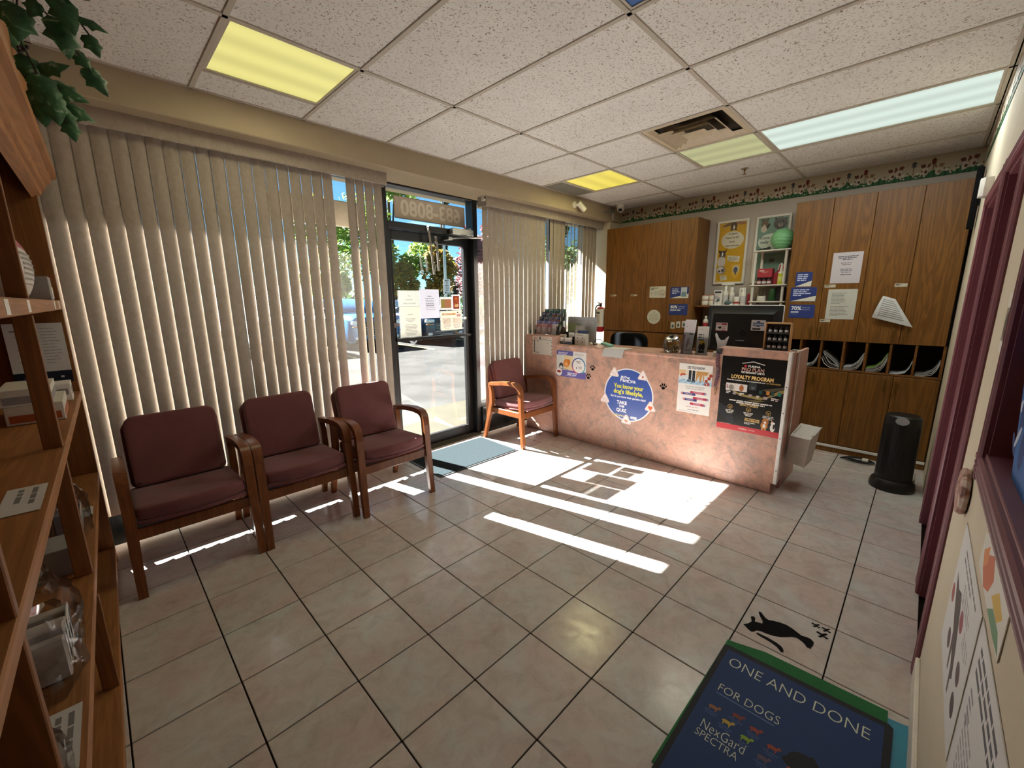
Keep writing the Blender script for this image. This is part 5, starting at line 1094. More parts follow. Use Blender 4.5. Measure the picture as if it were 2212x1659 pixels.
B().tube([(.05, 0, .035), (.02, .02, .09), (-.08, .02, .12), (-.16, -.01, .05), (-.25, -.02, .006)], .005, 6).tube([(0, 0, .035), (-.05, .03, .10), (-.12, .0, .07), (-.10, -.03, .006)], .004, 6).put('cable', 'rubber_black', t)

# ================================================================ MAGAZINES in the slots
q = random.Random(9); mc = ['#b9b4b0', '#c2c4c6', '#8f8a86', '#a8a09c', '#cfcac4', '#6f6b68']
def mag(ya, yb, prof, col, label):
    t = T('magazine', label, 'magazine', (XF+.02, (ya+yb)/2, .8305), group='magazines in the slots')
    b = B(); n = len(prof)
    for i in range(n-1):
        (y0, z0), (y1, z1) = prof[i], prof[i+1]; d = Vector((0, -(z1-z0), y1-y0)).normalized()*.004
        v = [b.bm.verts.new(Vector((x, y+dd.y, z+dd.z))) for x in (0, .24) for (y, z, dd) in ((y0, z0, Vector((0, 0, 0))), (y1, z1, Vector((0, 0, 0))), (y1, z1, d), (y0, z0, d))]
        for f in ((0, 1, 2, 3), (7, 6, 5, 4), (0, 4, 5, 1), (3, 2, 6, 7), (1, 5, 6, 2), (0, 3, 7, 4)): b.bm.faces.new([v[k] for k in f])
    bmesh.ops.recalc_face_normals(b.bm, faces=b.bm.faces[:]); bmesh.ops.remove_doubles(b.bm, verts=b.bm.verts[:], dist=.0001)
    b.put('pages', plain('mag_'+col.strip('#'), col, .6), t)
slotn = ['first slot from the right', 'second slot from the right', 'third slot from the right', 'fourth slot from the right', 'fifth slot from the right', 'sixth slot from the right', 'seventh slot from the right']
for s, cnt in enumerate((3, 1, 6, 5, 5, 3, 2)):
    a, b_ = SL[s]+.012, SL[s+1]-.012; c = (a+b_)/2; w = b_-a
    for k in range(cnt):
        h = .05+.022*k if s not in (4,) else .04+.03*k
        if s == 4: prof = [(w/2-.004-.008*k-w/2+w/2, .10+.02*k), (w*.30-.012*k, .045+.016*k), (0.0, .012+.020*k), (-w*.35, .008+.012*k), (-w/2+.004, .006+.006*k)] if k < 3 else [(w/2-.01, .155+.012*(k-3)), (w*.1, .11+.016*(k-3)), (-w*.25, .06+.012*(k-3)), (-w/2+.006, .02+.01*(k-3))]
        else: prof = [(w/2-.004, .003+.007*k), (w*.1, .004+.009*k), (-w*.22, .02+.016*k), (-w*.38, .06+.020*k), (-w/2+.003, .12+.012*k)]
        mag(a, b_, prof, mc[(k+s) % 6] if not (s == 2 and k == 5) else '#6f9a3a', 'curled magazine in the '+slotn[s]+', '+['lowest', 'second from below', 'third from below', 'fourth from below', 'fifth from below', 'topmost'][k])

# ================================================================ RECESS SHELVES: jars, bottles and the white rack
ZS = 1.4325
def jar(name, label, x, y, z, prof, mat, lid=None, wrap=None, group='vet products in the recess'):
    t = T(name, label, 'bottle' if 'bottle' in name else 'jar' if 'jar' in name else 'box', (x, y, z), group=group); B().lathe(prof, n=18).put('body', mat, t)
    if lid: B().lathe(lid[0], n=18).put('cap', lid[1], t)
    if wrap: B().lathe(wrap[0], n=18).put('label_wrap', wrap[1], t)
    return t
plain('red_label', '#a8323a', .5); plain('orange_label', '#cf7a32', .5)
tub = [(.036, 0), (.038, .003), (.038, .050), (.036, .053)]
for y, m1, lab in ((1.880, 'red_label', 'red'), (1.797, 'orange_label', 'orange')):
    for k in range(2):
        jar('supplement_jar', 'white tub with %s band, %s of its stack at the left end of the shelf' % (lab, ['lower', 'upper'][k]), 5.13, y, ZS+.0585*k, tub, 'white_plastic', ([(.037, .044), (.037, .056), (.034, .058)], m1), ([(.0385, .014), (.0385, .034)], 'paper'))
t = T('product_box', 'white and dark printed carton standing among the shelf bottles', 'box', (5.12, 1.733, ZS), group='vet products in the recess'); B().box(-.025, .025, -.042, .042, 0, .168, .001).put('carton', 'paper', t)
p = P((-.0254, .042, 0), *NX); p.rect(.008, .135, .076, .155, '#2a2b38'); p.lines(.01, .074, .12, 6, .014, .007, '#8d8d94', 2); p.poly([(.03, .03), (.07, .05), (.06, .08), (.04, .07)], '#5d6a72'); p.rect(.0, 0, .01, .13, '#7d6a8a'); p.put('printing', t, False)
def pump(y, x, h, r_, lab): return jar('product_bottle', lab, x, y, ZS, [(r_*.95, 0), (r_, .004), (r_, h*.66), (r_*.45, h*.78), (r_*.42, h*.82)], 'white_plastic', ([(r_*.5, h*.81), (r_*.5, h*.96), (r_*.3, h)], 'white_gloss'), ([(r_*1.01, h*.12), (r_*1.01, h*.55)], 'paper_grey'))
pump(1.665, 5.14, .215, .028, 'tall white bottle left of the pale bottle group on the shelf'); pump(1.635, 5.22, .225, .026, 'tall white bottle at the back of the shelf group'); pump(1.60, 5.15, .20, .026, 'white bottle with pale label in front of the yellow poster'); pump(1.688, 5.22, .20, .026, 'white bottle behind the printed carton')
t = T('white_strip_box', 'long white carton lying across the tops of the shelf bottles', 'box', (5.20, 1.665, ZS+.226), group='vet products in the recess'); B().box(-.02, .02, -.065, .065, 0, .022, .001).put('carton', 'paper', t)
t = T('teal_pouch', 'small teal pouch slumped in front of the shelf bottles', 'pouch', (5.085, 1.615, ZS)); B().ball((0, 0, .026), .018, .04, .028, 12, 8).put('pouch', plain('teal_dull', '#4f6668', .5), t)
t = T('white_puck', 'small white round lid lying on the shelf', 'lid', (5.075, 1.575, ZS)); B().lathe([(.018, 0), (.018, .014), (.014, .018)], n=14).put('lid', 'white_gloss', t)
t = T('product_box', 'white carton with red paw print at the back of the shelf', 'box', (5.20, 1.50, ZS), group='vet products in the recess'); B().box(-.03, .03, -.032, .032, .0, .19, .001).put('carton', 'paper', t); p = P((-.0304, .032, 0), *NX); p.oval(.03, .09, .014, .012, '#8d2a30', 12); p.oval(.045, .11, .008, .01, '#8d2a30', 10); p.oval(.03, .118, .007, .009, '#8d2a30', 10); p.lines(.012, .054, .17, 2, .014, .008, '#9a9490', 3); p.put('printing', t, False)
jar('supplement_jar', 'white tub with a red mark in front of the carton on the shelf', 5.13, 1.538, ZS, [(.032, 0), (.033, .003), (.033, .075), (.031, .078)], 'white_plastic', ([(.034, .076), (.034, .092), (.031, .094)], 'white_gloss'), ([(.0333, .02), (.0333, .04)], 'red_label'))
pump(1.475, 5.12, .19, .027, 'white pointed nozzle bottle on the shelf beside the white rack')
t = T('product_box', 'narrow red carton beside the left post of the white rack', 'box', (5.20, 1.432, ZS), group='vet products in the recess'); B().box(-.02, .02, -.018, .018, 0, .125, .001).put('carton', 'red_label', t)
for y, z, lab in ((1.845, 1.181, 'first white bottle with red label on the low shelf'), (1.79, 1.181, 'second white bottle with red label on the low shelf')): jar('product_bottle', lab, 5.10, y, z, [(.027, 0), (.028, .004), (.028, .075), (.012, .095), (.012, .11)], 'white_plastic', ([(.014, .105), (.014, .125), (.012, .127)], 'white_gloss'), ([(.0285, .01), (.0285, .05)], 'red_label'), 'low shelf bottles')
t = T('product_box', 'white and red carton on the low shelf behind the monitor edge', 'box', (5.10, 1.70, 1.181), group='low shelf bottles'); B().box(-.02, .02, -.04, .04, 0, .10, .001).put('carton', 'paper', t); B().box(-.0212, -.0202, -.04, .04, .075, .10).put('band', 'red_label', t)
# white plastic rack
t = T('plastic_rack', 'white plastic three tier rack with post corners on the recess shelf', 'rack', (5.20, 1.255, ZS))
for z in (.038, .212, .570): B().box(-.065, .11, -.178, .170, z-.008, z+.006, .005, 2).put('tier', 'white_plastic', t)
for x, y in ((-.04, .146), (-.04, -.140), (.085, .112), (.085, -.112)): B().lathe([(.016, 0), (.014, .03), (.014, .2), (.0165, .21), (.014, .22), (.0145, .55), (.017, .562)], (x, y, 0), 12).put('post', 'white_plastic', t)
zr = ZS+.2185
t = T('product_box', 'red carton with white lettering, upper box on the middle tier', 'box', (5.215, 1.30, zr+.075), group='rack goods'); B().box(-.05, .05, -.07, .07, 0, .092, .001).put('carton', 'red_label', t); p = P((-.0504, .07, 0), *NX); p.lines(.02, .12, .075, 1, .01, .010, '#e0cfc8', 3, fill=1); p.poly([(.03, .06), (.11, .06), (.07, .045)], '#d9b9ae'); p.up(); p.poly([(.045, .057), (.095, .057), (.07, .049)], '#a8323a'); p.put('printing', t, False)
t = T('product_box', 'dark red display carton under the upper red box', 'box', (5.225, 1.30, zr), group='rack goods'); B().box(-.04, .05, -.075, .075, 0, .074, .001).put('carton', plain('maroon', '#6d2226', .6), t)
for i, y in enumerate((1.345, 1.298, 1.252)): jar('supplement_jar', 'little maroon jar with white mark, '+['left', 'middle', 'right'][i]+' one on the middle tier', 5.165, y, zr, [(.019, 0), (.020, .003), (.020, .050), (.018, .053)], 'maroon', ([(.021, .052), (.021, .066), (.019, .068)], 'black_plastic'), ([(.0204, .012), (.0204, .036)], 'paper_grey'), 'rack goods')
t = T('red_plush_box', 'red carton with a curved white edged top on the middle tier', 'box', (5.24, 1.175, zr)); o = [(0, 0), (.10, 0), (.10, .10), (.085, .19), (.065, .215), (.045, .205), (.035, .15), (.0, .11)]
B().prism(o, (-.02, .05, 0), -Y_, Z_, X_*.04, .002).put('carton', 'red_label', t); B().tube([(-.024, .05-a, b_) for a, b_ in o[2:7]], .005, 6).put('white_edge', 'white_plastic', t)
jar('product_bottle', 'yellow bottle with white pointed nozzle on the middle tier', 5.165, 1.148, zr, [(.024, 0), (.025, .003), (.025, .108), (.022, .112)], plain('bottle_yellow', '#c9cc3a', .4), ([(.026, .110), (.025, .124), (.014, .130), (.011, .16), (.005, .215)], 'white_plastic'), ([(.0253, .03), (.0253, .08)], plain('yellow_pale', '#dcdd7a', .5)), 'rack goods')
jar('pump_bottle', 'white round tub on the lowest tier of the white rack', 5.18, 1.31, ZS+.0445, [(.04, 0), (.042, .003), (.042, .05), (.04, .055)], 'white_plastic', ([(.041, .054), (.038, .09), (.03, .13), (.034, .145)], 'jar_glass'), None, 'rack goods')
t = T('green_can', 'dark green can on the lowest tier of the white rack', 'can', (5.20, 1.215, ZS+.0445)); B().lathe([(.03, 0), (.032, .003), (.032, .125), (.03, .13)], n=18).put('can', plain('can_green', '#234a1f', .5), t)
t = T('dark_carton', 'large dark carton filling the right of the lowest tier', 'box', (5.235, 1.165, ZS+.0445)); B().box(-.03, .06, -.055, .025, 0, .145, .002).put('carton', 'black_plastic', t)
# green ribbed ball
t = T('yarn_ball', 'pale green ribbed rubber ball on top of the white rack', 'ball', (5.205, 1.178, ZS+.577))
b = B(); NU, NV = 40, 80
def yb(u, v):
    th_ = math.pi*u; ph = 2*math.pi*v; r_ = 1+.030*math.sin(th_*18+2.2*math.sin(ph*2+1)+1.5*math.sin(ph*3))
    return (.085*r_*math.sin(th_)*math.cos(ph), .106*r_*math.sin(th_)*math.sin(ph), .104+.102*r_*math.cos(th_))
b.grid(yb, NU, NV); bmesh.ops.remove_doubles(b.bm, verts=b.bm.verts[:], dist=.0005); bmesh.ops.recalc_face_normals(b.bm, faces=b.bm.faces[:]); b.put('ball', 'light_green', t, sharp=3)
t = T('grey_toy', 'small dark toy lying on the rack beside the green ball', 'toy', (5.20, 1.325, ZS+.577)); B().ball((0, 0, .012), .025, .045, .012, 12, 8).ball((0, -.03, .02), .018, .02, .016, 10, 8).put('body', 'dark_plastic', t)

# ================================================================ ON THE RIGHT WALL
t = T('wall_sensor', 'white wedge motion sensor on the right wall above the purple casing', 'sensor', (3.72, YR, 2.12))
o = [(-.05, 0), (.05, 0), (.05, .030), (.025, .052), (-.02, .052), (-.05, .034)]
B().prism(o, (0, 0, -.05), X_, Y_, Z_*.10, .004, 2).put('housing', 'white_gloss', t)
t = T('wall_speaker', 'black wedge speaker high in the corner by the right wall', 'speaker', (4.75, YR, 2.22)); B().box(-.06, .06, .010, .046, -.21, .21, .008, 2).put('cabinet', 'vinyl_black', t); B().box(-.02, .02, 0, .014, -.05, .05).put('bracket', 'black_metal', t)

# ================================================================ ON THE FLOOR
t = T('door_mat', 'worn grey door mat with charcoal border inside the glass door', 'mat', (2.42, 3.10, 0))
M = Matrix.Rotation(R(-1.5), 4, 'Z'); B().box(-.475, .475, -.30, .29, .0005, .007, .002, M=M).put('rubber_base', 'rubber_black', t); B().box(-.455, .455, -.28, .27, .006, .011, .002, M=M).put('pile', 'mat_charcoal', t)
t = T('green_mat', 'green ribbed mat sticking out under the blue printed floor sign', 'mat', (1.5, .18, 0))
b = B(); b.prism([(-.40, -.295), (.372, -.275), (.352, .12), (.316, .238), (.312, .262), (-.40, .272)], (0, 0, .0008), X_, Y_, Z_*.004); b.put('base', 'green_rib', t)
b = B()
for i in range(62):
    y = -.27+.0086*i; xe = .372-(.372-.352)*(y+.275)/.395 if y < .12 else .352-.036*(y-.12)/.118
    b.box(.255, xe-.003, y-.0022, y+.0022, .0045, .0065)
o = b.put('ribs', 'green_rib', t); o['kind'] = 'stuff'
t = T('teal_mat', 'teal mat under the blue floor sign along the right wall', 'mat', (1.5, -.08, 0)); B().prism([(-.4, -.082), (.352, -.080), (.330, .05), (-.4, .05)], (0, 0, .0003), X_, Y_, Z_*.0012).put('sheet', 'teal_vinyl', t)
w, h = .553, .80
th, p = sheet('floor_sign', 'dark blue floor sign with black border reading one and done for dogs', 'sign', (1.0, .4405, .0075), -Y_, X_, w, h, '#1b1b1d', t=.004, mat='black_plastic', pts=[(0, 0), (w, 0), (w, .79), (w-.012, .802), (.01, .772), (0, .76)])
p.poly([(.018, 0), (w-.022, 0), (w-.022, .778), (.02, .748)], '#1d3563'); p.up()
V2 = .0
def ftext(s_, u, v, h_, w_, slant, c='#c9cdb8', th=-.013):
    vs_, fs = textmesh(s_, th); x0_ = min(q[0] for q in vs_); x1_ = max(q[0] for q in vs_); sx = w_/(x1_-x0_); sc_ = h_/.69
    p._add([(u+(a-x0_)*sx, v+b_*sc_+slant*(a-x0_)*sx) for a, b_ in vs_], fs, c)
ftext('ONE AND DONE', .045, .664, .052, .452, .035); ftext('FOR DOGS', .055, .515, .038, .205, .03); p.poly([(.055, .500), (.25, .506), (.25, .509), (.055, .503)], '#6d86b0')
ftext('NexGard', .06, .322, .040, .14, .02); ftext('SPECTRA', .055, .285, .030, .135, .02)
for u, v, c in ((.07, .43, '#8d5a3a'), (.125, .405, '#b5953a'), (.19, .39, '#7f9a32'), (.145, .455, '#7d3a2c'), (.205, .445, '#8d3a2c'), (.265, .42, '#8d3f2e'), (.33, .385, '#9a4a32'), (.25, .36, '#5d4a5a')):
    p.oval(u, v, .017, .008, c, 10); p.oval(u+.018, v+.008, .006, .006, c, 8); p.rect(u-.012, v-.016, u-.008, v, c); p.rect(u+.008, v-.016, u+.012, v, c); p.lines(u-.025, u+.025, v-.022, 2, .010, .004, '#45598a', int(u*1000), True)
p.oval(.42, .36, .10, .085, '#15161a', 20); p.oval(.355, .425, .05, .045, '#15161a', 16); p.oval(.32, .41, .025, .018, '#15161a', 10); p.poly([(.35, .46), (.37, .48), (.40, .44)], '#15161a'); p.oval(.48, .30, .06, .12, '#15161a', 16)
fin(th, p)
# cat decal
O = Vector((1.95, .42, .0003)); cU, cV = -Y_, X_
def outline(px_):  # measured outline in floor metres: (y, x)
    return [(.42-y, x-1.95) for x, y in px_]
t = T('cat_decal', 'black cat silhouette decal stuck on a floor tile', 'decal', O)
body = [(1.963, .420), (1.985, .405), (2.008, .398), (2.022, .402), (2.034, .408), (2.046, .408), (2.050, .398), (2.040, .390), (2.026, .390), (2.018, .384), (2.024, .370), (2.028, .358), (2.046, .360), (2.072, .378), (2.090, .388), (2.104, .392), (2.106, .382), (2.094, .372), (2.078, .356), (2.074, .342), (2.084, .326), (2.094, .300), (2.098, .275), (2.092, .250), (2.080, .226), (2.072, .210), (2.078, .192), (2.078, .176), (2.066, .163), (2.048, .161), (2.022, .166), (2.010, .166), (2.016, .172), (2.012, .180), (2.022, .186), (2.032, .196), (2.038, .208), (2.044, .222), (2.036, .240), (2.018, .256), (1.998, .276), (1.984, .300), (1.976, .326), (1.974, .350), (1.964, .366), (1.948, .372), (1.940, .380), (1.944, .392), (1.952, .404)]
B().prism(outline(body), O, cU, cV, Z_*.0012).put('body', 'vinyl_black', t, True)
tail = [(1.944, .362), (1.938, .345), (1.936, .32), (1.932, .296), (1.924, .276), (1.912, .262), (1.904, .254), (1.910, .246), (1.926, .250), (1.940, .262), (1.948, .284), (1.952, .312), (1.952, .340), (1.952, .360)]
B().prism(outline(tail), O, cU, cV, Z_*.0012).put('tail', 'vinyl_black', t, True)
for (x, y), lab in (((2.190, .174), 'black butterfly decal farthest from the cat, by the grout line'), ((2.190, .135), 'black butterfly decal nearest the long grout line'), ((2.140, .142), 'largest black butterfly decal, closest to the cat head')):
    s_ = 1.25 if x < 2.15 else .95; t = T('butterfly_decal', lab, 'decal', (x, y, .0003), R(20), 'butterfly decals')
    B().prism([(0, -.004), (.014, -.022), (.020, -.016), (.010, 0), (.020, .016), (.012, .022), (0, .004), (-.012, .020), (-.018, .012), (-.006, 0), (-.018, -.012), (-.012, -.020)], (0, 0, 0), X_*s_*.8, Y_*s_*.8, Z_*.0012).put('vinyl', 'vinyl_black', t)
t = T('white_clip', 'small white plastic stick lying on the floor under the lone chair', 'clip', (3.42, 3.02, .0005)); B().tube([(-.01, .06, .004), (.0, 0, .004), (.005, -.07, .004)], .005, 6).put('stick', 'white_plastic', t)

# ================================================================ DOOR HARDWARE
t = T('door_closer', 'silver door closer with folding arm above the glass door', 'door closer', (2.78, 3.49, 2.17))
B().box(-.135, .135, -.055, .009, -.012, .045, .004).put('body', 'aluminium', t)
B().cyl((.10, -.03, -.03), (.10, -.03, .06), .02, .02, 12).put('spindle', 'steel', t)
B().tube([(.10, -.06, -.035), (.24, -.10, -.02)], 1, flat=(.022, .006, X_)).tube([(.24, -.10, -.02), (-.14, -.02, -.055)], 1, flat=(.018, .006, X_)).put('arm', 'steel', t); B().box(-.17, -.12, -.03, .068, -.07, -.04, .003).put('shoe', 'steel', t)
for x, z, h_, lab in ((2.392, 2.185, .40, 'longer grey strap hanging from a chrome hook above the door, left one'), (2.478, 2.095, .27, 'shorter grey strap hanging from a chrome hook above the door, right one')):
    t = T('hanging_strap', lab, 'strap', (x, 3.498, z), group='hanging door straps')
    b = B(); b.box(-.014, .014, -.008, .001, -.028, .03, .002); b.tube([(0, -.006, .015), (0, -.022, .005), (0, -.02, -.02), (0, -.008, -.026)], .004, 6); b.put('hook', 'chrome', t)
    B().box(-.011, .011, -.022, -.012, -.028-h_, -.024, .002, M=Matrix.Rotation(R(-6 if h_ > .3 else -3), 4, 'Y')).put('strap', plain('strap_grey', '#8d867c', .6), t)
    if h_ > .3: B().tube([(-.02, -.015, -.30), (-.03, -.015, -.38), (-.0, -.015, -.43), (.05, -.015, -.41), (.07, -.015, -.33)], .004, 6).put('clear_cord', 'clear_acrylic', t)
t = T('blind_end_bracket', 'small white bracket at the left end of the right blind valance', 'bracket', (2.935, 3.30, 2.51)); B().box(-.012, .012, -.02, .02, -.03, .03, .003).put('plate', 'white_plastic', t); B().cyl((0, -.02, 0), (0, -.024, 0), .010).put('screw', 'dark_plastic', t)

# ================================================================ IN THE BOOKCASE
def bx_front(y): return -.095-.0212*(3.255-y)         # world x of the bookcase front at y
A_Z, B_Z, C_Z, D_Z = 1.529, 1.046, .573, .096
def pouchbag(name, label, y0, y1, xf, dep, z, h, mat, printer=None, cat='bag', group=None):
    """standing filled bag: pillow body with a flat crimped top"""
    t = T(name, label, cat, (xf-dep/2, (y0+y1)/2, z), group=group); w = (y1-y0)/2
    def f(u, v):
        a = 2*math.pi*u; zz = h*v; bul = (math.sin(math.pi*min(1, .12+v*.86))**.6)
        return (dep/2*bul*math.cos(a)*(1 if v < .97 else .3), w*(.93+.07*bul)*max(-1, min(1, 1.25*math.sin(a))), zz)
    b = B(); b.grid(f, 20, 14); bmesh.ops.remove_doubles(b.bm, verts=b.bm.verts[:], dist=.0004)
    b.bm.faces.new([v_ for v_ in b.bm.verts if abs(v_.co.z) < 1e-5][::-1]) if False else None
    b.put('bag_body', mat, t); return t
plain('bag_pink', '#b5506a', .35); plain('bag_white', '#cbc4bd', .35); plain('bag_grey', '#6d6870', .4)
t = pouchbag('food_bag', 'pink topped white pet food bag on the upper bookcase shelf', 2.12, 2.62, bx_front(2.4)-.008, .16, A_Z, .255, 'bag_white')
def tp(u, v):
    a = 2*math.pi*u; zz = .175+.081*v; vv = zz/.255; bul = math.sin(math.pi*min(1, .12+vv*.86))**.6
    return (.0808*bul*math.cos(a)*(1 if vv < .97 else .3), .2525*(.93+.07*bul)*max(-1, min(1, 1.25*math.sin(a))), zz)
B().grid(tp, 20, 6).put('pink_top', 'bag_pink', t)
b = B(); q = random.Random(3)
for i in range(7): 
    z = .05+.017*i
    def g(u, v, z=z):
        vv = z/.255; bul = math.sin(math.pi*min(1, .12+vv*.86))**.6; a = R(-30+60*u); return (.0812*bul*math.cos(a), .2525*(.93+.07*bul)*max(-1, min(1, 1.25*math.sin(a))), z+.007*v)
    b.grid(g, 5, 1)
b.put('printed_lines', 'ink_grey', t)
pouchbag('treat_bag', 'grey foil treat bag in the near bay of the upper bookcase shelf', 1.42, 1.72, bx_front(1.55)-.012, .12, A_Z, .16, 'bag_grey')
t = T('silver_carton', 'small silver and white carton at the far end of the upper bookcase shelf', 'box', (bx_front(2.9)-.05, 2.92, A_Z)); B().box(-.05, .045, -.08, .10, 0, .105, .002).put('carton', 'steel', t); B().box(.0455, .047, -.02, .09, .008, .06).put('label', 'paper', t)
t = T('info_board', 'white product leaflet with navy foot pinned at the far end inside the bookcase', 'leaflet', (bx_front(3.2)-.11, 3.205, 1.105))
B().box(-.105, .098, -.002, .002, 0, .31).put('sheet', 'paper_grey', t)
p = P((-.105, -.002, 0), X_, Z_); p.rect(0, 0, .203, .062, '#171d2c'); p.lines(.02, .06, .275, 1, .01, .006, '#6d6d70', 2); p.lines(.12, .19, .285, 12, .016, .004, '#9a9a9c', 3); p.rect(.16, .026, .172, .036, '#c9cacc')
for v in (.215, .15, .09): p.oval(.055, v, .018, .014, '#6d5a60', 10); p.oval(.075, v+.01, .010, .010, '#8d6d72', 10); p.lines(.03, .09, v+.03, 1, .01, .004, '#8d8d90', 4)
p.lines(.03, .10, .035, 2, .012, .005, '#5f6a88', 5); p.put('printing', t, False)
for k, (y, dx, w, d, h, mt, lab) in enumerate(((2.62, .10, .30, .16, .075, 'cardboard_white', 'white carton with orange band lying on the middle bookcase shelf, lower one'), (2.60, .115, .28, .14, .065, 'cardboard_white', 'grey printed carton lying on top of the orange banded carton'))):
    t = T('stacked_carton', lab, 'box', (bx_front(y)-dx, y, B_Z+(.0755 if k else 0)), group='cartons on the middle shelf'); B().box(-d/2, d/2, -w/2, w/2, 0, h, .002).put('carton', mt, t); B().box(d/2, d/2+.0008, -w/2+.004, w/2-.004, .008, .038).put('band', plain('band_orange', '#a8552a', .5) if k == 0 else 'ink_grey', t); B().box(-d/2+.01, d/2-.01, -w/2-.0008, -w/2, .008, .038).put('band', 'band_orange' if k == 0 else 'ink_grey', t)
t = T('white_carton', 'white small printed carton at the far end of the middle bookcase shelf', 'box', (bx_front(3)-.045, 3.0, B_Z)); B().box(-.045, .03, -.07, .07, 0, .085, .002).put('carton', 'paper', t); B().box(-.03, .02, -.071, -.0702, .03, .06).put('picture', 'ink_grey', t); B().box(.0302, .031, -.05, .05, .03, .065).put('picture', 'ink_grey', t)
def shelfslip(label, y, z, w=.055, l=.17):
    x = bx_front(y)-.012-w; t = T('shelf_slip', label, 'label', (x, y, z), -math.atan(.0212), group=None); B().box(0, w, -l/2, l/2, 0, .0015).put('paper', 'paper_grey', t)
    p = P((0, l/2, .0015), -Y_, X_, .0003); p.lines(.02, l-.02, w*.8, 2, w*.35, .010, '#7d7c7a', 3, fill=1); p.put('printing', t, False)
shelfslip('white printed slip lying near the front of the middle bookcase shelf', 1.50, B_Z, .07, .20); shelfslip('small printed slip at the front of the low bookcase shelf, far bay', 2.62, C_Z, .05, .12); shelfslip('long printed slip on the low bookcase shelf nearest the viewer', 1.16, C_Z+.13, .04, .20) if False else shelfslip('long printed slip on the low bookcase shelf nearest the viewer', 1.22, C_Z, .06, .20)
def crinkle(label, y0, y1, xoff, dep, z, h, seed, cat='bag'):
    t = T('plastic_bag', label, cat, (bx_front((y0+y1)/2)-xoff-dep/2, (y0+y1)/2, z), group='clear plastic bags in the bookcase'); q = random.Random(seed); w = (y1-y0)/2; N = 22; J = 10
    js = [[1+q.uniform(-.14, .14) for _ in range(J+1)] for _ in range(N)]
    def f(u, v):
        i = int(round(u*N)) % N; j = int(round(v*J)); a = 2*math.pi*u; k = js[i][j]*(1-.55*max(0, v-.6)/.4); return (dep/2*k*math.cos(a), w*k*math.sin(a), h*v*(1+.06*(js[i][j]-1)*5*(v > .1)))
    b = B(); b.grid(f, N, J); b.put('film', 'clear_bag', t)
    b = B(); 
    for i in range(5): b.box(-dep*.3, dep*.3, -w*.6+w*.24*i, -w*.6+w*.24*i+w*.18, .003, h*q.uniform(.35, .6), .004)
    b.put('contents', 'bag_grey' if seed % 2 else 'bag_white', t)
    B().box(dep*.28, dep*.30, -w*.5, w*.5, h*.1, h*.45).put('insert', 'paper', t)
crinkle('clear plastic bag with dark contents on the low bookcase shelf, far bay', 2.30, 2.62, .01, .13, C_Z, .19, 3)
crinkle('clear plastic bag with pale contents on the low bookcase shelf, near bay', 1.36, 1.72, .005, .14, C_Z, .24, 4)
crinkle('clear plastic bag nearest the viewer on the low bookcase shelf', 1.00, 1.10, .005, .12, C_Z, .20, 6)
crinkle('crumpled clear bag on the bottom bookcase shelf', 1.00, 1.42, .0, .16, D_Z, .32, 7)
t = T('grey_carton', 'grey printed carton beside the clear bag on the low bookcase shelf', 'box', (bx_front(2.12)-.085, 2.10, C_Z)); B().box(-.06, .06, -.07, .07, 0, .10, .002).put('carton', 'ink_grey', t)

# ================================================================ IVY on the bookcase
t = T('ivy_vine', 'artificial trailing ivy with dark green leaves on top of the bookcase', 'plant', (-.1, 2.3, 2.531))
stems = [[(-.16, 2.10, 2.56), (-.06, 2.12, 2.55), (.0, 2.15, 2.50), (.06, 2.20, 2.43), (.11, 2.22, 2.36), (.155, 2.24, 2.27)],
         [(-.06, 2.12, 2.55), (.03, 2.10, 2.52), (.10, 2.12, 2.46), (.14, 2.14, 2.40)], [(.0, 2.15, 2.50), (-.015, 2.18, 2.45), (-.03, 2.2, 2.37)],
         [(-.14, 2.60, 2.55), (-.04, 2.60, 2.53), (-.02, 2.58, 2.45), (.0, 2.56, 2.36), (.02, 2.56, 2.28), (.055, 2.58, 2.22)], [(-.02, 2.58, 2.45), (.02, 2.60, 2.36), (.06, 2.62, 2.31), (.10, 2.64, 2.27)]]
plain('stem_dark', '#2a241f', .7)
for s_ in stems: B().tube(s_, .0028, 6).put('stem', 'stem_dark', t, True)
LF = [(0, 0), (.022, -.004), (.040, .014), (.034, .034), (.046, .052), (.026, .062), (.014, .085), (0, .104), (-.014, .085), (-.026, .062), (-.046, .052), (-.034, .034), (-.040, .014), (-.022, -.004)]
def leaf(pos, d, n, s_):
    d = Vector(d).normalized(); n = Vector(n).normalized(); r_ = d.cross(n).normalized(); n = r_.cross(d); b = B(); c = b.bm.verts.new(Vector(pos)+d*.05*s_+n*.010*s_)
    v = [b.bm.verts.new(Vector(pos)+r_*x*s_+d*y*s_-n*(abs(x)*.35+y*y*1.6)*s_) for x, y in LF]
    for i in range(len(v)): b.bm.faces.new((c, v[i], v[(i+1) % len(v)]))
    b.put('leaf', 'ivy_leaf', t, True, sharp=2)
q = random.Random(8)
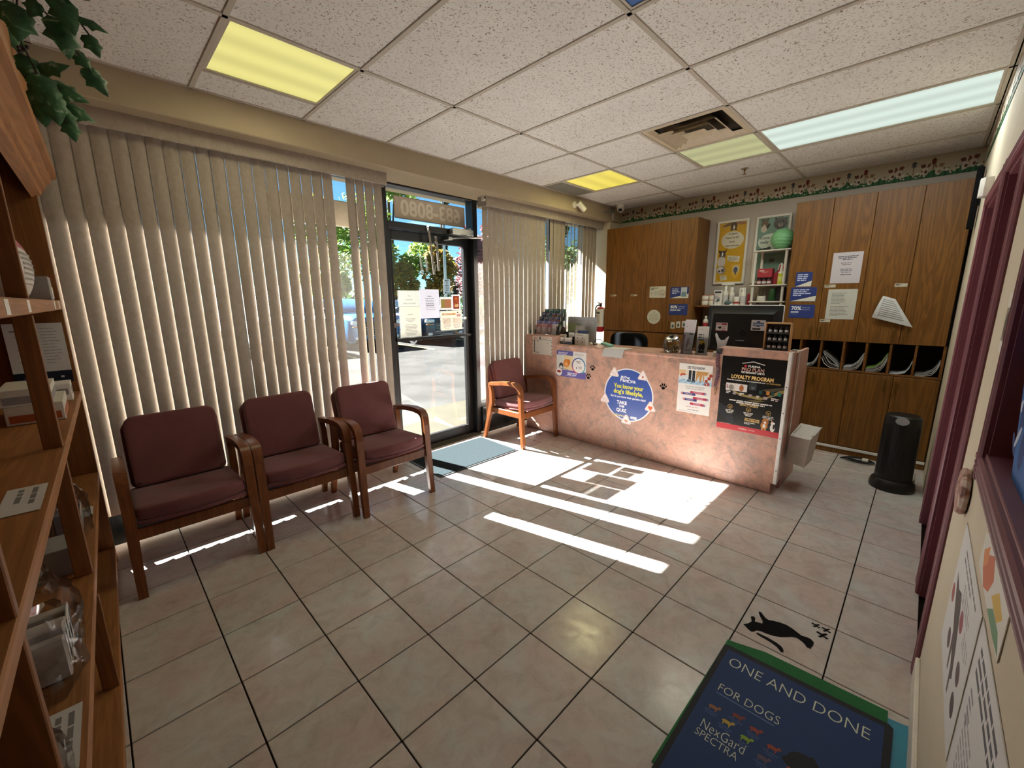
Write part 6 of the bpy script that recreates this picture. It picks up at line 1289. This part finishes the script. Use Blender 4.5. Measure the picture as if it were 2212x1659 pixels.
LV = [((-.015, 2.18, 2.44), (-.1, -.2, -1), (.3, -1, .1), 1.05), ((.085, 2.11, 2.475), (.2, -.2, -1), (.2, -1, .2), 1.0), ((.075, 2.16, 2.43), (.1, -.1, -1), (.4, -1, 0), 1.1), ((.055, 2.13, 2.50), (.9, -.2, .1), (0, -.6, 1), 1.0), ((.0, 2.12, 2.52), (.3, -.3, .6), (0, -1, .3), .9), ((.09, 2.10, 2.52), (.8, -.1, .6), (0, -.8, .6), .9), ((.135, 2.14, 2.40), (.4, -.1, -1), (.2, -1, 0), .62), ((.125, 2.23, 2.33), (.5, 0, -.8), (.2, -1, .3), .85), ((.10, 2.22, 2.37), (.5, 0, -.7), (0, -1, .4), .6), ((.03, 2.16, 2.46), (-.4, -.1, -.9), (.2, -1, 0), .55), ((-.05, 2.1, 2.56), (-.2, -.3, .8), (0, -1, .2), .9), ((.02, 2.1, 2.545), (.4, -.2, .9), (.2, -1, .2), 1.0), ((.12, 2.12, 2.44), (.9, -.1, -.2), (0, -.7, .7), .7),
      ((-.015, 2.58, 2.44), (-.1, -.2, -1), (.3, -1, .1), 1.0), ((.0, 2.56, 2.38), (.4, -.2, -1), (.3, -1, .1), 1.2), ((.01, 2.56, 2.34), (-.3, -.1, -1), (.2, -1, 0), 1.1), ((.02, 2.59, 2.37), (.9, -.2, -.3), (0, -1, .5), 1.15), ((.02, 2.55, 2.32), (.1, -.1, -1), (.2, -1, .1), 1.1), ((.055, 2.58, 2.24), (.2, 0, -1), (.2, -1, .2), .75), ((.06, 2.62, 2.31), (.9, 0, -.4), (0, -1, .5), .9), ((-.01, 2.57, 2.30), (0, -.1, -1), (.1, -1, 0), 1.0), ((.035, 2.58, 2.28), (.5, -.1, -.9), (0, -1, .2), .8), ((-.02, 2.6, 2.48), (-.4, -.3, .2), (0, -1, .4), .9), ((.0, 2.58, 2.41), (.7, -.3, .3), (0, -.8, .5), .95)]
for a in LV: leaf(*a)
b = B()
for i in range(7): b.ball((-.03+q.uniform(-.014, .014), 2.55+q.uniform(-.014, .014), 2.455+q.uniform(-.016, .016)), .007, u=8, v=6)
b.put('berries', plain('berry_dark', '#1d1420', .4), t, True)

# ================================================================ OUTSIDE
def loft(b, secs):
    """sections: lists of points of equal count, joined; ends capped"""
    rs = [[b.bm.verts.new(Vector(p)) for p in s_] for s_ in secs]; n = len(rs[0])
    for k in range(len(rs)-1):
        for i in range(n): b.bm.faces.new((rs[k][i], rs[k][(i+1) % n], rs[k+1][(i+1) % n], rs[k+1][i]))
    b.bm.faces.new(list(reversed(rs[0]))); b.bm.faces.new(rs[-1]); bmesh.ops.recalc_face_normals(b.bm, faces=b.bm.faces[:]); return b
plain('glass_dark', '#1c242b', .1); plain('lamp_amber', '#c9803a', .3); plain('headlamp', '#c9d4da', .12)
def car(name, label, xc, yf, body, roof, hood):
    """parked car, nose towards the room (-y)"""
    t = T(name, label, 'car', (xc, yf, -.10))
    def sec(y, w, z0, z1, rd=.12): return [(-w, y, z0+rd*.6), (-w+.06, y, z0), (w-.06, y, z0), (w, y, z0+rd*.6), (w, y, z1-rd), (w-rd, y, z1), (-w+rd, y, z1), (-w, y, z1-rd)]
    b = B(); h = hood
    loft(b, [sec(0, .72, .34, h-.16), sec(.06, .84, .26, h-.06), sec(.30, .90, .24, h-.02), sec(1.25, .93, .24, h+.06), sec(2.6, .94, .26, h+.06), sec(4.2, .92, .28, h+.05), sec(4.55, .82, .36, h-.05)]); bmesh.ops.bevel(b.bm, geom=b.bm.edges[:], offset=.02, segments=1, affect='EDGES'); b.put('body', body, t, sharp=.9)
    def cs(y, w, z): return [(-w, y, h+.04), (w, y, h+.04), (w*.93, y, z), (-w*.93, y, z)]
    b = B(); loft(b, [[(-.86, 1.05, h+.03), (.86, 1.05, h+.03), (.86, 1.06, h+.05), (-.86, 1.06, h+.05)], [(-.88, 1.75, h+.03), (.88, 1.75, h+.03), (.74, 1.85, roof-.03), (-.74, 1.85, roof-.03)], [(-.88, 3.6, h+.03), (.88, 3.6, h+.03), (.74, 3.7, roof), (-.74, 3.7, roof)], [(-.86, 4.35, h+.03), (.86, 4.35, h+.03), (.80, 4.3, h+.10), (-.80, 4.3, h+.10)]]); b.put('cabin', body, t, sharp=.9)
    B().quad((-.78, 1.14, h+.10), (.78, 1.14, h+.10), (.68, 1.80, roof-.075), (-.68, 1.80, roof-.075)).put('windshield', 'glass_dark', t)
    for s_ in (-1, 1): B().quad((.885*s_, 1.55, h+.10), (.885*s_, 3.5, h+.10), (.765*s_, 3.45, roof-.08), (.765*s_, 1.95, roof-.08)).put('side_window', 'glass_dark', t)
    b = B(); b.box(-.46, .46, -.025, .03, .50, h-.19, .02)
    b.put('grille', 'black_plastic', t)
    b = B()
    for i in range(5): b.box(-.46, .46, -.034, -.02, .53+.055*i, .545+.055*i, .004)
    b.box(-.52, .52, -.04, -.02, .475, .50, .006); b.put('grille_bar', 'steel', t)
    for s_ in (-1, 1):
        b = B(); b.box(min(.50*s_, .86*s_), max(.50*s_, .86*s_), -.02, .14, h-.30, h-.17, .03); b.put('headlamp', 'headlamp', t)
        B().box(min(.52*s_, .84*s_), max(.52*s_, .84*s_), -.012, .1, h-.38, h-.34, .01).put('turn_lamp', 'lamp_amber', t)
        B().box(min(.60*s_, .78*s_), max(.60*s_, .78*s_), -.012, .1, .36, .46, .02).put('fog_lamp', 'headlamp', t)
        B().box(min(.93*s_, 1.08*s_), max(.93*s_, 1.08*s_), 1.62, 1.76, h+.08, h+.24, .03).put('mirror', body, t)
        for y in (.85, 3.65): 
            w_ = B().cyl((.70*s_, y, .345), (.925*s_, y, .345), .345, .345, 24).put('wheel', 'tyre', t); B().cyl((.92*s_, y, .345), (.94*s_, y, .345), .21, .20, 16).put('hub', 'steel', w_)
    B().box(-.80, .80, -.03, .12, .26, .36, .03).put('bumper', 'black_plastic', t); B().box(-.30, .30, -.035, .0, .375, .40, .006).put('bumper_trim', 'steel', t)
    return t
car('parked_car', 'dark navy car parked nose towards the glass door', 9.35, 12.75, 'navy_metal', 1.66, 1.12)
car('parked_car', 'blue car parked left of the dark navy one, behind the door papers', 6.75, 13.05, 'blue_metal', 1.70, 1.14)
t = T('white_van', 'white van with a lime stripe seen through the gap in the blinds', 'van', (4.05, 12.8, -.10))
b = B(); loft(b, [[(-1.0, 0, .35), (1.0, 0, .35), (1.0, 0, 1.1), (-1.0, 0, 1.1)], [(-1.02, .9, .35), (1.02, .9, .35), (1.0, .9, 1.25), (-1.0, .9, 1.25)], [(-1.02, 1.7, .35), (1.02, 1.7, .35), (.9, 1.7, 2.1), (-.9, 1.7, 2.1)], [(-1.02, 5.2, .4), (1.02, 5.2, .4), (.9, 5.2, 2.2), (-.9, 5.2, 2.2)]]); b.put('body', 'truck_white', t, sharp=.9)
B().quad((-.86, .98, 1.30), (.86, .98, 1.30), (.80, 1.66, 2.0), (-.80, 1.66, 2.0)).put('windshield', 'glass_dark', t)
b = B(); b.box(1.0, 1.045, .2, 5.1, 1.02, 1.16); b.put('stripe', plain('lime', '#a8c94a', .5), t); B().box(.955, 1.03, 1.9, 2.8, 1.3, 1.85).put('side_window', 'glass_dark', t)
for s_ in (-1, 1):
    for y in (1.0, 4.2): w_ = B().cyl((.8*s_, y, .36), (1.04*s_, y, .36), .36, .36, 24).put('wheel', 'tyre', t); B().cyl((1.035*s_, y, .36), (1.055*s_, y, .36), .2, .19, 16).put('hub', 'steel', w_)
B().box(-1.0, 1.0, -.08, .05, .32, .52, .03).put('bumper', 'dark_plastic', t)
t = T('lamp_pole', 'thin grey lamp pole with a parking sign beyond the parked cars', 'pole', (10.62, 14.4, -.10))
B().cyl((0, 0, 0), (0, 0, 8), .06, .05, 12).put('pole', 'steel', t)
sg = B().box(-.17, .17, -.09, -.075, 1.85, 2.48, .01).put('sign_plate', 'paper', t)
p = P((-.17, -.09, 1.85), X_, Z_, .002)
for v, s_ in ((.53, 'MAX'), (.43, '30'), (.33, 'MIN')): p.text(s_, .17, v, .06, '#3a4a48', bold=.003)
p.lines(.06, .28, .28, 3, .05, .025, '#5d6d6a', 4, True); p.oval(.10, .07, .035, .04, '#3a4a48', 10); p.rect(.18, .03, .20, .10, '#3a4a48'); p.rect(.22, .03, .29, .07, '#3a4a48'); p.put('lettering', sg, False)
def tree(label, x, y, z0, z1, rx, mat, n, seed, size=.22, trunk=True, cat='tree', conic=False, name='tree'):
    t = T(name, label, cat, (x, y, -.10), group='trees beyond the parking lot'); q = random.Random(seed); b = B(); bm = b.bm; lumps = []
    for i in range(16):
        v = q.random(); rr_ = (1-v*.9) if conic else math.sin(math.pi*(.12+.8*v)); a = q.uniform(0, 6.28); d = q.uniform(.2, .85)*rx*rr_
        lumps.append((d*math.cos(a), d*math.sin(a)*.8, z0+(z1-z0)*v, rx*q.uniform(.32, .55)*(max(.35, rr_))))
    for i in range(n):
        lx, ly, lz, lr = q.choice(lumps); d = Vector((q.gauss(0, 1), q.gauss(0, 1), q.gauss(0, 1))).normalized()*lr*q.uniform(.55, 1.05); c = Vector((lx, ly, lz))+d
        if c.z < .1: continue
        s_ = size*q.uniform(.6, 1.3); a = Vector((q.gauss(0, 1), q.gauss(0, 1), q.gauss(0, .6))).normalized(); e = a.orthogonal().normalized()
        bm.faces.new([bm.verts.new(c+a*s_), bm.verts.new(c+e*s_*.5), bm.verts.new(c-a*s_*.8), bm.verts.new(c-e*s_*.5)])
    o = b.put('crown', mat, t); o['kind'] = 'stuff'
    if trunk:
        b = B(); b.tube([(0, 0, 0), (.05, 0, z0*.6), (-.05, .05, z0+.4*(z1-z0)), (0, 0, z0+.8*(z1-z0))], [.22, .18, .12, .04], 8)
        for i in range(5): l = q.choice(lumps); b.tube([(0, 0, z0+.2*(z1-z0)), (l[0]*.5, l[1]*.5, (z0+.2*(z1-z0)+l[2])/2), l[:3]], [.08, .05, .02], 6)
        b.put('trunk', 'bark', t)
tree('tall green maple rising behind the left half of the glass door', 12.6, 22, 2.8, 9.4, 2.6, 'leaf_maple', 9000, 1, .17)
tree('low orange autumn tree behind the parked blue car', 12.35, 20.5, 1.3, 3.6, .95, 'leaf_orange', 3000, 2, .14)
tree('orange and green autumn tree behind the hanging straps', 14.3, 20.2, 1.5, 4.6, 1.1, 'leaf_orange', 3400, 3, .14)
tree('dark spruce behind the lamp pole', 16.4, 22.4, .8, 9.0, 1.7, 'leaf_spruce', 7000, 4, .17, conic=True)
tree('reddish purple tree at the right edge of the glass door', 17.6, 21.2, 1.6, 6.2, 1.7, 'leaf_red', 6500, 5, .15)
tree('pale green tree seen through the gap in the left blind', 8.9, 22, 2.0, 6.5, 2.2, 'leaf_maple', 5000, 6, .17)
tree('bare leaved tree beside the door sidelight', 20.6, 22, 1.5, 7.0, 1.9, 'leaf_red', 3000, 7)
tree('green tree behind the right blind', 27, 21, 1.5, 7.5, 2.8, 'leaf_maple', 3200, 8)
for i, x in enumerate((7.5, 10.8, 14.1, 17.4, 20.7)): tree('clipped dark hedge section beyond the parking lot, '+['behind the white van', 'behind the blue car', 'behind the dark car', 'behind the lamp pole', 'right of the lamp pole'][i], x, 24, .2, 1.9, 1.9, 'leaf_hedge', 1700, 20+i, .2, False, 'hedge', name='hedge')
